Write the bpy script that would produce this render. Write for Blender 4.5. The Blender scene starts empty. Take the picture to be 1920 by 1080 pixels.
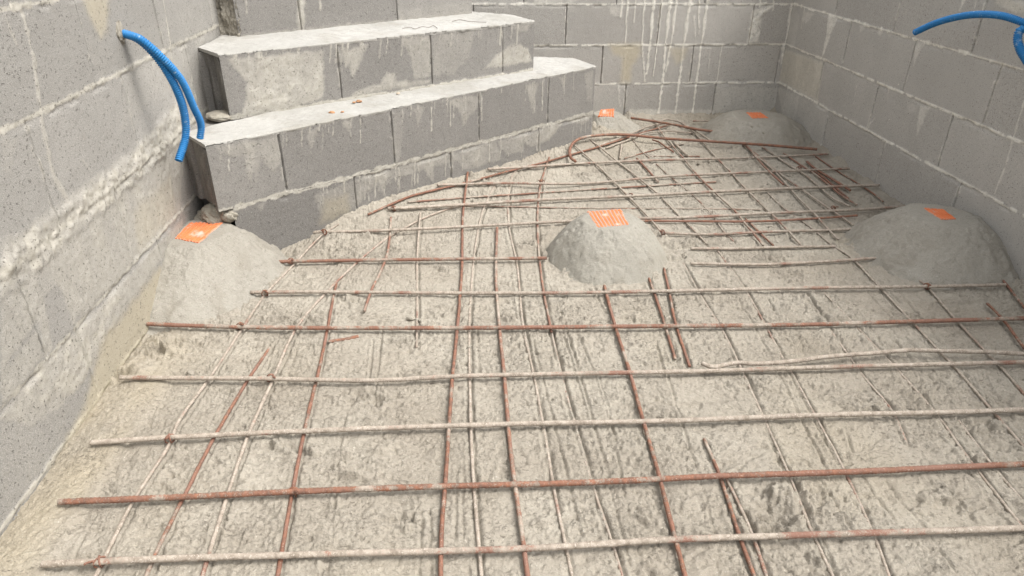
import bpy, math, random
import numpy as np
from mathutils import Matrix, Vector
rng = np.random.default_rng(7); random.seed(7)
S = bpy.context.scene; COL = S.collection

# ---------------------------------------------------------------- camera
F, PITCH, YAW, ROLL = 1309.7, .498265, .072374, .007803
CAM = np.array([-1.818, -3.98, .870])
_f = np.array([math.sin(YAW)*math.cos(PITCH), math.cos(YAW)*math.cos(PITCH), -math.sin(PITCH)])
_r = np.array([math.cos(YAW), -math.sin(YAW), 0.]); _u = np.cross(_r, _f)
CR = _r*math.cos(ROLL)+_u*math.sin(ROLL); CU = -_r*math.sin(ROLL)+_u*math.cos(ROLL)
cd = bpy.data.cameras.new('camera'); cam = bpy.data.objects.new('camera', cd); COL.objects.link(cam)
cd.sensor_width = 36; cd.lens = F/1920*36; cd.clip_start = .02; cd.clip_end = 500
M = Matrix(((CR[0], CU[0], -_f[0], CAM[0]), (CR[1], CU[1], -_f[1], CAM[1]), (CR[2], CU[2], -_f[2], CAM[2]), (0, 0, 0, 1)))
cam.matrix_world = M; S.camera = cam

# ---------------------------------------------------------------- sky, sun, exposure
SUN_EL, SUN_AZ = math.radians(60), math.radians(112)      # azimuth from +Y towards +X
w = bpy.data.worlds.new('World'); S.world = w; w.use_nodes = True
nt = w.node_tree; bg = nt.nodes['Background']; sky = nt.nodes.new('ShaderNodeTexSky')
sky.sky_type = 'NISHITA'; sky.sun_disc = False; sky.sun_elevation = SUN_EL; sky.sun_rotation = SUN_AZ
sky.air_density = 1.0; sky.dust_density = 6.0; sky.ozone_density = .6
hs = nt.nodes.new('ShaderNodeHueSaturation'); hs.inputs['Saturation'].default_value = .15
nt.links.new(sky.outputs[0], hs.inputs['Color']); nt.links.new(hs.outputs[0], bg.inputs[0]); bg.inputs[1].default_value = .15
sl = bpy.data.lights.new('sun', 'SUN'); sl.energy = .5; sl.angle = math.radians(14); sl.color = (1, .96, .9)
so = bpy.data.objects.new('sun', sl); COL.objects.link(so)
d = Vector((math.sin(SUN_AZ)*math.cos(SUN_EL), math.cos(SUN_AZ)*math.cos(SUN_EL), math.sin(SUN_EL)))
so.rotation_euler = (-d).to_track_quat('-Z', 'Y').to_euler(); so.location = (0, 0, 6)
S.view_settings.view_transform = 'Standard'; S.view_settings.look = 'None'
S.view_settings.exposure = 1.21; S.view_settings.gamma = 1
S.render.engine = 'CYCLES'

# ---------------------------------------------------------------- helpers
def ray(px):
    return CAM, _f+(px[0]-960)/F*CR-(px[1]-540)/F*CU
def onz(px, z):
    o, d = ray(px); return o+(z-o[2])/d[2]*d
def onx(px, x):
    o, d = ray(px); return o+(x-o[0])/d[0]*d
def ony(px, y):
    o, d = ray(px); return o+(y-o[1])/d[1]*d
def onplane(px, O, N):
    o, d = ray(px); t = ((np.array(O)-o)@N)/(d@N); return o+t*d
def sst(a, b, x):
    t = np.clip((x-a)/(b-a), 0, 1); return t*t*(3-2*t)
_T = {}
def vn(x, y, seed=0):
    if seed not in _T: _T[seed] = np.random.default_rng(1000+seed).random((256, 256))*2-1
    T = _T[seed]; xi = np.floor(x).astype(np.int64); yi = np.floor(y).astype(np.int64)
    fx = x-xi; fy = y-yi; fx = fx*fx*(3-2*fx); fy = fy*fy*(3-2*fy)
    a = T[xi & 255, yi & 255]; b = T[(xi+1) & 255, yi & 255]; c = T[xi & 255, (yi+1) & 255]; e = T[(xi+1) & 255, (yi+1) & 255]
    return (a*(1-fx)+b*fx)*(1-fy)+(c*(1-fx)+e*fx)*fy
def fbm(x, y, seed=0, o=4):
    s = 0; a = 1; t = 0
    for i in range(o):
        s = s+a*vn(x*2**i*1.03+i*17.3, y*2**i+i*9.1, seed+i); t += a; a *= .5
    return s/t
def ridged(x, y, seed=0, o=3):
    s = 0; a = 1; t = 0
    for i in range(o):
        s = s+a*(1-np.abs(vn(x*2**i+i*3.3, y*2**i+i*7.7, seed+i))*2); t += a; a *= .5
    return s/t
def seg_dist(px, py, pts):
    """distance to polyline and signed side offset"""
    best = np.full(px.shape, 1e9); sg = np.zeros(px.shape)
    for (x0, y0), (x1, y1) in zip(pts[:-1], pts[1:]):
        dx, dy = x1-x0, y1-y0; L2 = dx*dx+dy*dy+1e-12
        t = np.clip(((px-x0)*dx+(py-y0)*dy)/L2, 0, 1)
        ex = px-x0-t*dx; ey = py-y0-t*dy; dd = np.hypot(ex, ey); m = dd < best
        best[m] = dd[m]; sg[m] = np.sign(dx*ey-dy*ex)[m]
    return best, sg
def poly_sd(px, py, poly):
    """signed distance, positive inside"""
    dd, _ = seg_dist(px, py, list(poly)+[poly[0]])
    ins = np.zeros(px.shape, bool); n = len(poly)
    for i in range(n):
        x0, y0 = poly[i]; x1, y1 = poly[(i+1) % n]
        if y0 == y1: continue
        c = ((y0 > py) != (y1 > py)) & (px < (x1-x0)*(py-y0)/(y1-y0)+x0); ins ^= c
    return np.where(ins, dd, -dd)
class Geo:
    def __init__(s): s.v = []; s.f = []; s.a = []; s.n = 0
    def add(s, v, f, a=None):
        v = np.asarray(v, float); f = np.asarray(f, np.int64)
        s.v.append(v); s.f.append(f+s.n); s.n += len(v)
        s.a.append(np.asarray(a, float) if a is not None else np.tile([0, .5, 0, 1.], (len(v), 1)))
    def grid(s, P, A=None, flip=False, closed=False):
        n, m = P.shape[:2]; i = np.arange(n*m).reshape(n, m)
        if closed: i = np.concatenate([i, i[:, :1]], 1)
        q = np.stack([i[:-1, :-1], i[1:, :-1], i[1:, 1:], i[:-1, 1:]], -1).reshape(-1, 4)
        if flip: q = q[:, ::-1]
        s.add(P.reshape(-1, 3), q, None if A is None else A.reshape(-1, 4))
    def prism(s, poly, z0, z1, a=None):
        n = len(poly); v = [(x, y, z0) for x, y in poly]+[(x, y, z1) for x, y in poly]
        for i in range(n):
            j = (i+1) % n
            s.add([v[i], v[j], v[j+n], v[i+n]], [[0, 1, 2, 3]], None if a is None else np.tile(a, (4, 1)))
        c = np.mean(poly, 0)
        for i in range(n):
            j = (i+1) % n
            for z, fl in ((z1, 0), (z0, 1)):
                t = [(poly[i][0], poly[i][1], z), (poly[j][0], poly[j][1], z), ((poly[j][0]+c[0])/2, (poly[j][1]+c[1])/2, z), (c[0], c[1], z)]
                s.add(t[::-1] if fl else t, [[0, 1, 2, 3]], None if a is None else np.tile(a, (4, 1)))
    def build(s, name, mat, parent=None, smooth=True, loc=None):
        v = np.concatenate(s.v); f = np.concatenate(s.f); a = np.concatenate(s.a)
        if loc is not None: v = v-np.asarray(loc)
        me = bpy.data.meshes.new(name); me.vertices.add(len(v)); me.vertices.foreach_set('co', v.ravel())
        me.loops.add(f.size); me.loops.foreach_set('vertex_index', f.ravel().astype(np.int32))
        me.polygons.add(len(f)); me.polygons.foreach_set('loop_start', (np.arange(len(f))*4).astype(np.int32))
        me.polygons.foreach_set('loop_total', np.full(len(f), 4, np.int32))
        at = me.color_attributes.new('msk', 'FLOAT_COLOR', 'POINT'); at.data.foreach_set('color', a.ravel().astype(np.float32))
        me.update(calc_edges=True)
        if smooth: me.polygons.foreach_set('use_smooth', np.ones(len(f), bool))
        me.materials.append(mat); o = bpy.data.objects.new(name, me); COL.objects.link(o)
        if loc is not None: o.location = loc
        if parent is not None:
            o.parent = parent; w_ = Vector(o.location); q_ = parent
            while q_: w_ -= Vector(q_.location); q_ = q_.parent
            o.location = w_
        return o
def tag(o, label=None, cat=None, group=None, kind=None):
    if label: o['label'] = label
    if cat: o['category'] = cat
    if group: o['group'] = group
    if kind: o['kind'] = kind
    return o
def empty(name, loc, label, cat, group=None):
    o = bpy.data.objects.new(name, None); o.location = loc; o.empty_display_size = .1; COL.objects.link(o)
    return tag(o, label, cat, group)

# ---------------------------------------------------------------- materials
class NT:
    def __init__(s, name):
        s.m = bpy.data.materials.new(name); s.m.use_nodes = True; s.t = s.m.node_tree
        s.b = s.t.nodes['Principled BSDF']; s.b.inputs['Specular IOR Level'].default_value = .25
    def n(s, ty, **k):
        n = s.t.nodes.new(ty)
        for a, b in k.items():
            if a.startswith('i_'):
                n.inputs[a[2:].replace('_', ' ')].default_value = b
            else: setattr(n, a, b)
        return n
    def l(s, a, b): s.t.links.new(a, b)
    def noise(s, sc, det=3, rough=.6, vec=None):
        n = s.n('ShaderNodeTexNoise'); n.inputs['Scale'].default_value = sc; n.inputs['Detail'].default_value = det
        n.inputs['Roughness'].default_value = rough; s.l(vec or s.pos, n.inputs['Vector']); return n.outputs['Fac']
    def coords(s):
        s.pos = s.n('ShaderNodeNewGeometry').outputs['Position']
    def rng(s, v, a, b, c=0, d=1, smooth=False):
        n = s.n('ShaderNodeMapRange'); n.interpolation_type = 'SMOOTHSTEP' if smooth else 'LINEAR'
        n.inputs[1].default_value = a; n.inputs[2].default_value = b; n.inputs[3].default_value = c; n.inputs[4].default_value = d
        s.l(v, n.inputs[0]); return n.outputs[0]
    def mix(s, f, a, b, mode='MIX'):
        n = s.n('ShaderNodeMix'); n.data_type = 'RGBA'; n.blend_type = mode
        for k, v in ((0, f), (6, a), (7, b)):
            if isinstance(v, bpy.types.NodeSocket): s.l(v, n.inputs[k])
            else: n.inputs[k].default_value = v if k == 0 else (*v, 1)
        return n.outputs[2]
    def math(s, op, a, b=0.):
        n = s.n('ShaderNodeMath'); n.operation = op
        for k, v in ((0, a), (1, b)):
            if isinstance(v, bpy.types.NodeSocket): s.l(v, n.inputs[k])
            else: n.inputs[k].default_value = v
        return n.outputs[0]
    def bump(s, h, st, dist, prev=None):
        n = s.n('ShaderNodeBump'); n.inputs['Strength'].default_value = st; n.inputs['Distance'].default_value = dist
        s.l(h, n.inputs['Height'])
        if prev: s.l(prev, n.inputs['Normal'])
        return n.outputs[0]
def attr(t):
    a = t.n('ShaderNodeAttribute'); a.attribute_name = 'msk'; sp = t.n('ShaderNodeSeparateColor'); t.l(a.outputs['Color'], sp.inputs[0]); return sp.outputs

def mat_block(name, c_lo, c_hi, cem=(.40, .375, .325)):
    t = NT(name); t.coords(); A = attr(t)       # R cement cover, G block tint, B yellow tint
    grain = t.noise(420, 2, .7); big = t.noise(5, 3); mid = t.noise(38, 3)
    pit = t.rng(t.noise(165, 2, .55), .37, .30, 0, 1)
    blk = t.mix(A[1], c_lo, c_hi)
    blk = t.mix(t.rng(big, .35, .7, 0, .35), blk, (c_lo[0]*.8, c_lo[1]*.8, c_lo[2]*.8))
    blk = t.mix(t.rng(grain, .52, .68, 0, .5), blk, (c_hi[0]*1.45, c_hi[1]*1.45, c_hi[2]*1.45))
    blk = t.mix(t.rng(grain, .46, .32, 0, .5), blk, (c_lo[0]*.55, c_lo[1]*.55, c_lo[2]*.55))
    ce = t.mix(t.rng(mid, .35, .65, 0, 1), (cem[0]*.9, cem[1]*.9, cem[2]*.88), (cem[0]*1.1, cem[1]*1.1, cem[2]*1.1))
    ce = t.mix(t.rng(grain, .45, .3, 0, .35), ce, (.2, .18, .15))
    fac = t.math('ADD', A[0], t.math('MULTIPLY', t.math('SUBTRACT', t.noise(120, 3), .5), .5))
    col = t.mix(t.math('MULTIPLY', t.rng(fac, .1, .9), 1.0), blk, ce)
    col = t.mix(t.math('MULTIPLY', A[2], .75), col, (.42, .355, .225))
    col = t.mix(t.math('MULTIPLY', pit, .6), col, (.075, .068, .06))
    t.l(col, t.b.inputs['Base Color']); t.b.inputs['Roughness'].default_value = .92
    h = t.math('SUBTRACT', grain, t.math('MULTIPLY', pit, 1.2))
    t.l(t.bump(h, .75, .0022, t.bump(mid, .35, .004)), t.b.inputs['Normal']); return t.m
MB = mat_block('concrete_block', (.25, .238, .216), (.345, .328, .298))
MBR = mat_block('light_concrete_block', (.375, .355, .322), (.465, .442, .402), (.70, .67, .60))
MBD = mat_block('grey_block', (.170, .161, .148), (.285, .270, .246), (.41, .387, .338))

def mat_mortar(name, c0, c1, dark, fine=260, bs=.8, fleck=.72):
    t = NT(name); t.coords(); A = attr(t)
    g = t.noise(fine, 3, .7); mid = t.noise(30, 4, .65); big = t.noise(3.2, 3)
    col = t.mix(t.rng(big, .35, .65, 0, 1), c0, c1)
    col = t.mix(t.rng(mid, .5, .7, 0, .35), col, tuple(x*.82 for x in c0))
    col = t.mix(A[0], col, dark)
    col = t.mix(t.math('MULTIPLY', A[2], .7), col, (.37, .315, .215))
    col = t.mix(t.rng(g, .44, .3, 0, .45), col, tuple(x*.5 for x in c0))
    col = t.mix(t.rng(g, .6, .72, 0, .5), col, (.58, .56, .5))
    mp = t.n('ShaderNodeMapping'); mp.inputs['Scale'].default_value = (.75, 1.5, 1.2); mp.inputs['Rotation'].default_value = (0, 0, .35); t.l(t.pos, mp.inputs['Vector'])
    wv = t.n('ShaderNodeVectorMath'); wv.operation = 'MULTIPLY_ADD'; nz = t.n('ShaderNodeTexNoise'); nz.inputs['Scale'].default_value = 22; t.l(t.pos, nz.inputs['Vector'])
    t.l(nz.outputs['Color'], wv.inputs[0]); wv.inputs[1].default_value = (.035, .035, .035); t.l(mp.outputs[0], wv.inputs[2]); wv = wv.outputs[0]
    clus = t.math('MULTIPLY', t.rng(t.noise(9, 3), .40, .62, .15, 1), t.rng(t.noise(2.6, 2), .38, .58, .35, 1))
    f1 = t.math('MULTIPLY', t.rng(t.noise(120, 3, .62, wv), .405, .36), clus)
    ln = t.math('ABSOLUTE', t.math('SUBTRACT', t.noise(30, 4, .6, wv), .5)); f2 = t.math('MULTIPLY', t.rng(ln, .012, .002, 0, .6), t.rng(t.noise(14, 2), .5, .62))
    fl = t.math('MAXIMUM', f1, f2)
    col = t.mix(t.math('MULTIPLY', fl, fleck), col, (.125, .103, .08))
    t.l(col, t.b.inputs['Base Color']); t.l(t.rng(big, .3, .7, .7, .9), t.b.inputs['Roughness'])
    t.l(t.bump(g, bs, .0035, t.bump(t.math('SUBTRACT', 1., fl), .8*fleck, .005, t.bump(t.noise(130, 3, .7), .4, .004, t.bump(mid, .3, .006)))), t.b.inputs['Normal']); return t.m
MF = mat_mortar('floor_mortar', (.288, .255, .205), (.345, .313, .258), (.20, .172, .135))
MM = mat_mortar('mound_mortar', (.29, .272, .23), (.335, .316, .268), (.25, .225, .18), 300, 1., .38)
MMD = mat_mortar('heap_mortar', (.285, .262, .218), (.33, .309, .264), (.21, .185, .145), 260, .9, .5)
MCAP = mat_mortar('cap_mortar', (.325, .315, .288), (.395, .383, .355), (.27, .255, .22), 300, .45, .22)
MJ = mat_mortar('lump_mortar', (.30, .275, .23), (.36, .33, .27), (.17, .15, .12), 200, 1)

def mat_steel():
    t = NT('rusty_steel'); t.coords()
    a = t.n('ShaderNodeAttribute'); a.attribute_type = 'OBJECT'; a.attribute_name = 'rust'
    oi = t.n('ShaderNodeObjectInfo').outputs['Random']
    vm = t.n('ShaderNodeVectorMath'); vm.operation = 'ADD'; t.l(t.pos, vm.inputs[0])
    cb = t.n('ShaderNodeCombineXYZ'); t.l(t.math('MULTIPLY', oi, 37.), cb.inputs[2]); t.l(cb.outputs[0], vm.inputs[1])
    v = vm.outputs[0]
    lo = t.noise(8, 4, .65, v); hi = t.noise(70, 3, .6, v); fine = t.noise(320, 2, .6, v)
    s = t.math('ADD', t.math('ADD', t.math('MULTIPLY', t.math('SUBTRACT', lo, .5), 2.6), t.math('MULTIPLY', t.math('SUBTRACT', hi, .5), .8)), a.outputs['Fac'])
    s = t.math('ADD', s, t.math('MULTIPLY', t.math('SUBTRACT', fine, .5), .9))
    rust = t.mix(t.rng(hi, .35, .65), (.10, .050, .034), (.25, .115, .070))
    rust = t.mix(t.rng(lo, .45, .65), rust, (.21, .115, .084))
    crust = t.mix(t.rng(hi, .35, .65), (.22, .182, .143), (.37, .318, .262))
    crust = t.mix(t.rng(fine, .58, .66), crust, (.50, .45, .39))
    col = t.mix(t.rng(s, .38, .74, 0, 1, True), crust, rust)
    col = t.mix(t.rng(fine, .62, .68, 0, .55), col, (.44, .37, .30))
    t.l(col, t.b.inputs['Base Color']); t.b.inputs['Roughness'].default_value = .8
    t.l(t.bump(fine, .5, .001, t.bump(hi, .5, .0015)), t.b.inputs['Normal']); return t.m
MS = mat_steel()
def mat_blue():
    t = NT('blue_plastic'); t.coords()
    col = t.mix(t.rng(t.noise(60, 3), .60, .72, 0, .8), (.020, .150, .36), (.32, .40, .46))
    col = t.mix(t.rng(t.noise(12, 2), .35, .7, 0, .5), col, (.03, .20, .45))
    t.l(col, t.b.inputs['Base Color']); t.b.inputs['Roughness'].default_value = .5; return t.m
MBL = mat_blue()
def mat_tile():
    t = NT('terracotta'); t.coords(); A = attr(t)
    g = t.noise(200, 3)
    col = t.mix(t.rng(t.noise(40, 3), .35, .65), (.56, .145, .05), (.64, .19, .075))
    col = t.mix(t.rng(g, .6, .75, 0, .6), col, (.64, .25, .13))
    col = t.mix(A[0], col, (.42, .39, .33))
    t.l(col, t.b.inputs['Base Color']); t.b.inputs['Roughness'].default_value = .85
    t.l(t.bump(g, .4, .001), t.b.inputs['Normal']); return t.m
MT = mat_tile()
def mat_plain(name, c):
    t = NT(name); t.coords(); col = t.mix(t.rng(t.noise(90, 3), .3, .7), tuple(x*.7 for x in c), c)
    t.l(col, t.b.inputs['Base Color']); t.b.inputs['Roughness'].default_value = .85; return t.m

# ---------------------------------------------------------------- dimensions
XL = -2.737; ZF = -.2; H = .21

# ---------------------------------------------------------------- block wall panels
def panel(O, U, length, z0, z1, courses, cell=.005, smears=(), rough=(), drips=(), yellow=(), dark=(), seed=0, beds=(), bedw=.0038, pxon=True, gaps=(), tints=None, vis=None, reveal=0):
    """relief of block courses: vertical dry joints, proud bed joints, cement smears.  returns P, A grids"""
    O = np.array(O, float); U = np.array(U, float); N = np.cross(U, [0, 0, 1.])
    uz = lambda px: (lambda p: ((p-O)@U, p[2]))(onplane(px, O, N))
    us = [np.arange(0, length, cell), [length]]
    for zb, zt, js in courses:
        for j in js:
            if 0 < j < length: us.append(np.array([-.0045, -.0022, -.0012, .0012, .0022, .0045])+j)
    us = np.unique(np.round(np.clip(np.concatenate(us), 0, length), 4)); zs = np.append(np.arange(z0, z1, cell), z1)
    u, z = np.meshgrid(us, zs, indexing='ij')
    off = seed*7.31
    h = .0007*fbm(u*60+off, z*60, seed, 3); cem = np.zeros_like(u); tint = np.full_like(u, .5); yel = np.zeros_like(u)
    r = np.random.default_rng(seed+50)
    wob = .0018*vn(u*14+off, z*14, 3)
    for ci, (zb, zt, js) in enumerate(courses):
        js = sorted(js); edges = [-9]+[j for j in js]+[99]
        inc = (z >= zb) & (z < zt)
        for k in range(len(edges)-1):
            m = inc & (u >= edges[k]) & (u < edges[k+1]); tv = r.random(); o_ = r.uniform(-.0016, .0016)
            if tints and (ci, k) in tints: tv = tints[(ci, k)]
            tint[m] = tv; h[m] += o_
        for j in js:
            open_ = .5+.5*vn(z*30+j*77, z*0+seed, 5); dj = np.abs(u-j-wob*.4)
            wj = .0012+.0028*open_
            g = inc*(1-sst(wj*.6, wj*1.25, dj)); h -= .012*g
            # ragged mortar crumbs beside some joints
            c = inc*sst(.02, .004, dj)*sst(.15, .6, vn(z*55+j*9, u*90, 8)); h += .0018*c; cem = np.maximum(cem, c*.5)
    for bd in beds:
        zc, bw = (bd, bedw) if np.isscalar(bd) else bd
        dz = np.abs(z-zc-.0025*vn(u*9+off, u*0+zc*9, 2))
        ww = bw*(1+.7*vn(u*35+off, u*0+zc*31, 4)+.35*vn(u*120, z*60, 6))
        b = sst(ww*1.5, ww*.75, dz)
        h = h*(1-b)+b*(.0012+.0024*fbm(u*95+off, z*95, 9, 3)); cem = np.maximum(cem, b)
        low = sst(.012, .002, np.abs(z-(zc-bw*1.7)))*sst(-.2, .5, vn(u*22, u*0+zc, 12)); h -= .004*low*(1-b)
    nz = .006*fbm(u*45+off, z*45, 21, 3)
    def poly_mask(poly, soft=.009):
        P = [uz(p) for p in poly]; a = np.array(P)
        m = (u > a[:, 0].min()-.03) & (u < a[:, 0].max()+.03) & (z > a[:, 1].min()-.03) & (z < a[:, 1].max()+.03)
        o = np.zeros_like(u)
        if m.any(): o[m] = sst(-soft, soft, poly_sd(u[m], z[m], P)+nz[m]*1.3)
        return o
    for s in smears:
        poly, st = s; k = poly_mask(poly); k = k*st*(.75+.35*fbm(u*18, z*7, 33, 3))
        cem = np.maximum(cem, k); h += .0012*k*(1+fbm(u*80, z*80, 41, 2))
    for poly, st in rough:
        k = poly_mask(poly, .012); bro = sst(-.15, .5, fbm(u*30+off, z*30, 61, 4))
        cem = np.maximum(cem, k*(.55+.5*bro)); h += k*st*(.35+.8*fbm(u*20, z*30, 51, 5)+.45*fbm(u*75+z*20, z*60-u*25, 55, 3)+.3*bro*ridged(u*62, z*75, 71, 3))
    for pts, wd, st in drips:
        P = [uz(p) for p in pts]; a = np.array(P)
        m = (u > a[:, 0].min()-.03) & (u < a[:, 0].max()+.03) & (z > a[:, 1].min()-.02) & (z < a[:, 1].max()+.02)
        if not m.any(): continue
        dd, _ = seg_dist(u[m]+.002*vn(z[m]*40, u[m]*0+3, 4), z[m], P)
        ww = 1.25*wd*(.62+.38*vn(z[m]*60+wd*999, z[m]*0, 14)); k = sst(ww*1.2, ww*.55, dd)*st
        cem[m] = np.maximum(cem[m], k); h[m] += .0022*k
    for poly, st in yellow:
        k = poly_mask(poly, .02); yel = np.maximum(yel, k*st); cem = np.maximum(cem, k*st*.6)
    for poly, st in dark:
        k = poly_mask(poly, .015); tint = tint*(1-k)+st*k
    P = O+u[..., None]*U+h[..., None]*N; P[..., 2] = z+h*N[2]
    A = np.stack([np.clip(cem, 0, 1), tint, yel, np.ones_like(u)], -1)
    return P, A
def ujoints(pxs, z, f, o, ext=None, L=.5, lim=(0, 5)):
    us = [f(p) for p in pxs]
    if ext:
        a = min(us); b = max(us)
        while a-L > lim[0]: a -= L; us.append(a)
        while b+L < lim[1]: b += L; us.append(b)
    return sorted(us)
def rand_drips(p0, p1, n, lo, hi, seed):
    """pixel drips hanging from an edge p0-p1"""
    r = random.Random(seed); out = []
    for i in range(n):
        t = r.random(); x = p0[0]+(p1[0]-p0[0])*t; y = p0[1]+(p1[1]-p0[1])*t
        out.append(([(x, y), (x-1, y+r.uniform(lo, hi))], r.uniform(.002, .005), r.uniform(.35, .9)))
    return out

# back wall : u = x - (XL-.25)
OB = (XL-.25, 0, 0)
fb = lambda p: ony(p, 0)[0]-OB[0]
cB = [(-.35, -.21, []), (-.21, 0, ujoints([(1174, 160), (1342, 162)], 0, fb, 0, 1)), (0, H, ujoints([(1131, 82), (1301, 87)], 0, fb, 0, 1)),
      (H, 2*H, ujoints([(1060, 78), (1232, 78), (1403, 82)], 0, fb, 0, 1)), (2*H, 3*H, ujoints([(1156, 3), (1322, 3)], 0, fb, 0, 1)),
      (3*H, 4*H, ujoints([(1100, 3)], 0, fb, 0, 1)), (4*H, 1.05, ujoints([(1156, 3)], 0, fb, 0, 1))]
dB = [([(1167, -9), (1164, 31)], .006, .8), ([(1178, -9), (1172, 79)], .005, .95), ([(1192, -9), (1189, 42)], .004, .8), ([(1209, -9), (1204, 80), (1209, 154)], .005, .9),
      ([(1227, -9), (1219, 80), (1212, 138)], .009, .95), ([(1242, -9), (1233, 80), (1224, 142)], .004, 1), ([(1258, -9), (1248, 80), (1242, 155), (1234, 213)], .009, 1),
      ([(1270, -9), (1258, 82), (1248, 133)], .008, .9), ([(1296, -9), (1282, 82), (1266, 211)], .010, .85), ([(1311, -9), (1310, 64)], .006, .7), ([(1302, 30), (1303, 68)], .006, .5),
      ([(1328, -9), (1315, 82), (1298, 211)], .009, .85), ([(1426, -9), (1424, 12)], .005, .8), ([(1451, -9), (1449, 18)], .005, .8), ([(1332, 87), (1328, 140)], .004, .5),
      ([(1354, 87), (1348, 120), (1345, 150)], .005, .6), ([(1484, 8), (1477, 60), (1471, 86), (1465, 118)], .009, .75), ([(1160, 160), (1162, 200)], .008, .5), ([(1172, 100), (1168, 160)], .006, .6)]
sB = [([(1409, 20), (1450, 10), (1436, 24), (1429, 29), (1422, 82), (1400, 82)], .95), ([(1342, 163), (1457, 163), (1470, 215), (1370, 210), (1336, 215)], .45),
      ([(1180, 205), (1340, 205), (1340, 230), (1180, 230)], .6), ([(1140, 12), (1168, 12), (1160, 30), (1148, 32)], .5), ([(1000, -5), (1085, -5), (1075, 6), (1000, 12)], .5)]
rB = [([(1409, 22), (1448, 12), (1436, 22), (1429, 29), (1422, 82), (1401, 82)], .004)]
yB = [([(1141, 83), (1202, 83), (1198, 107), (1184, 124), (1182, 153), (1164, 153), (1167, 107), (1151, 102)], .75), ([(1253, 89), (1291, 89), (1282, 111), (1269, 120)], .55)]
P, A = panel(OB, (1, 0, 0), -OB[0]+.02, -.30, .865, cB, .0055, sB, rB, dB, yB, seed=1, beds=(-.21, 0, H, 2*H, 3*H, 4*H))
gB = Geo(); gB.grid(P, A)
gB.prism([(XL-.25, .012), (.25, .012), (.25, .2), (XL-.25, .2)], -.35, .863)
wb = empty('block_wall', ((XL)/2, .1, -.35), 'far concrete block wall behind the steps, streaked with white cement runs', 'wall')
gB.build('blockwork', MBR, wb)

# right wall : u = -y
OR = (0, .02, 0)
fr = lambda p: -(onx(p, 0)[1]-.02)
cR = [(-.35, -.21, []), (-.21, 0, ujoints([(1555, 208), (1660, 267), (1802, 344)], 0, fr, 0, 1)), (0, H, ujoints([(1545, 115), (1648, 158), (1787, 218)], 0, fr, 0, 1)),
      (H, 2*H, ujoints([(1598, 38), (1718, 77), (1877, 125)], 0, fr, 0, 1)), (2*H, 3*H, ujoints([(1565, 27), (1677, 53), (1820, 103)], 0, fr, 0, 1)),
      (3*H, 4*H, ujoints([(1598, 38)], 0, fr, 0, 1)), (4*H, 1.05, ujoints([(1677, 53)], 0, fr, 0, 1))]
dR = [([(1920, 190), (1905, 240), (1889, 300), (1865, 362)], .006, .6), ([(1608, 150), (1600, 195)], .003, .5), ([(1530, 128), (1521, 180)], .005, .6), ([(1667, 165), (1664, 185)], .006, .4),
      ([(1511, 140), (1508, 165)], .004, .5), ([(1640, 222), (1620, 245)], .006, .35), ([(1810, -5), (1801, 18)], .009, .6), ([(1832, 0), (1828, 15)], .005, .6)]
sR = [([(1553, 28), (1573, 32), (1560, 62), (1543, 108), (1541, 106), (1551, 60)], .85), ([(1506, 20), (1530, 25), (1512, 44), (1502, 38)], .45), ([(1610, 43), (1625, 47), (1612, 64)], .55),
      ([(1645, 54), (1657, 56), (1650, 71)], .6), ([(1662, 57), (1675, 60), (1667, 70)], .5), ([(1717, 77), (1735, 81), (1722, 100), (1713, 124)], .7),
      ([(1725, 197), (1746, 200), (1733, 222), (1722, 250), (1718, 262), (1719, 230)], .55), ([(1700, 190), (1725, 197), (1718, 215), (1700, 210)], .3),
      ([(1467, 90), (1543, 117), (1533, 190), (1460, 155)], .62), ([(1457, 162), (1500, 180), (1490, 250), (1470, 240)], .45), ([(1500, 180), (1555, 205), (1537, 277), (1490, 250)], .25),
      ([(1862, -5), (1930, 5), (1930, 22), (1900, 24), (1870, 10)], .6), ([(1485, 0), (1500, 30), (1490, 90), (1475, 88)], .3)]
yR = [([(1467, 92), (1543, 118), (1534, 188), (1462, 152)], .3), ([(1865, -5), (1930, 5), (1930, 22), (1900, 24), (1870, 10)], .3)]
P, A = panel(OR, (0, -1, 0), 4.8, -.30, .865, cR, .0055, sR, (), dR, yR, seed=2, beds=(-.21, 0, H, 2*H, 3*H, 4*H))
gR = Geo(); gR.grid(P, A); gR.prism([(.012, -4.78), (.2, -4.78), (.2, -.001), (.012, -.001)], -.35, .863)
wr = empty('block_wall', (.1, -2.4, -.35), 'right hand concrete block wall with one pale beige block at its far corner', 'wall')
gR.build('blockwork', MBR, wr)

# left wall : u = y+4.8
OL = (XL, -4.8, 0)
fl = lambda p: onx(p, XL)[1]+4.8
ZL = (-.2, 0, .225, .472, .682, .89)
cL = [(-.35, -.2, []), (-.2, 0, ujoints([(150, 640)], 0, fl, 0, 1)), (0, .225, ujoints([(84, 664), (247, 485)], 0, fl, 0, 1, .56)), (.225, .472, ujoints([(227, 142), (49, 235)], 0, fl, 0, 1)),
      (.472, .682, ujoints([(307, 93), (180, 151)], 0, fl, 0, 1)), (.682, .89, ujoints([(20, 12)], 0, fl, 0, 1)), (.89, 1.05, ujoints([(49, 235)], 0, fl, 0, 1))]
dL = [([(303, -9), (313, 50), (325, 130)], .004, .9), ([(40, 20), (62, 110), (80, 245), (100, 330), (130, 385)], .010, .55), ([(8, 30), (30, 85)], .006, .5), ([(155, 300), (180, 340)], .006, .35),
      ([(340, 80), (345, 130)], .006, .5), ([(120, 395), (160, 372)], .012, .5), ([(315, 290), (325, 400)], .008, .7)]
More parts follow.
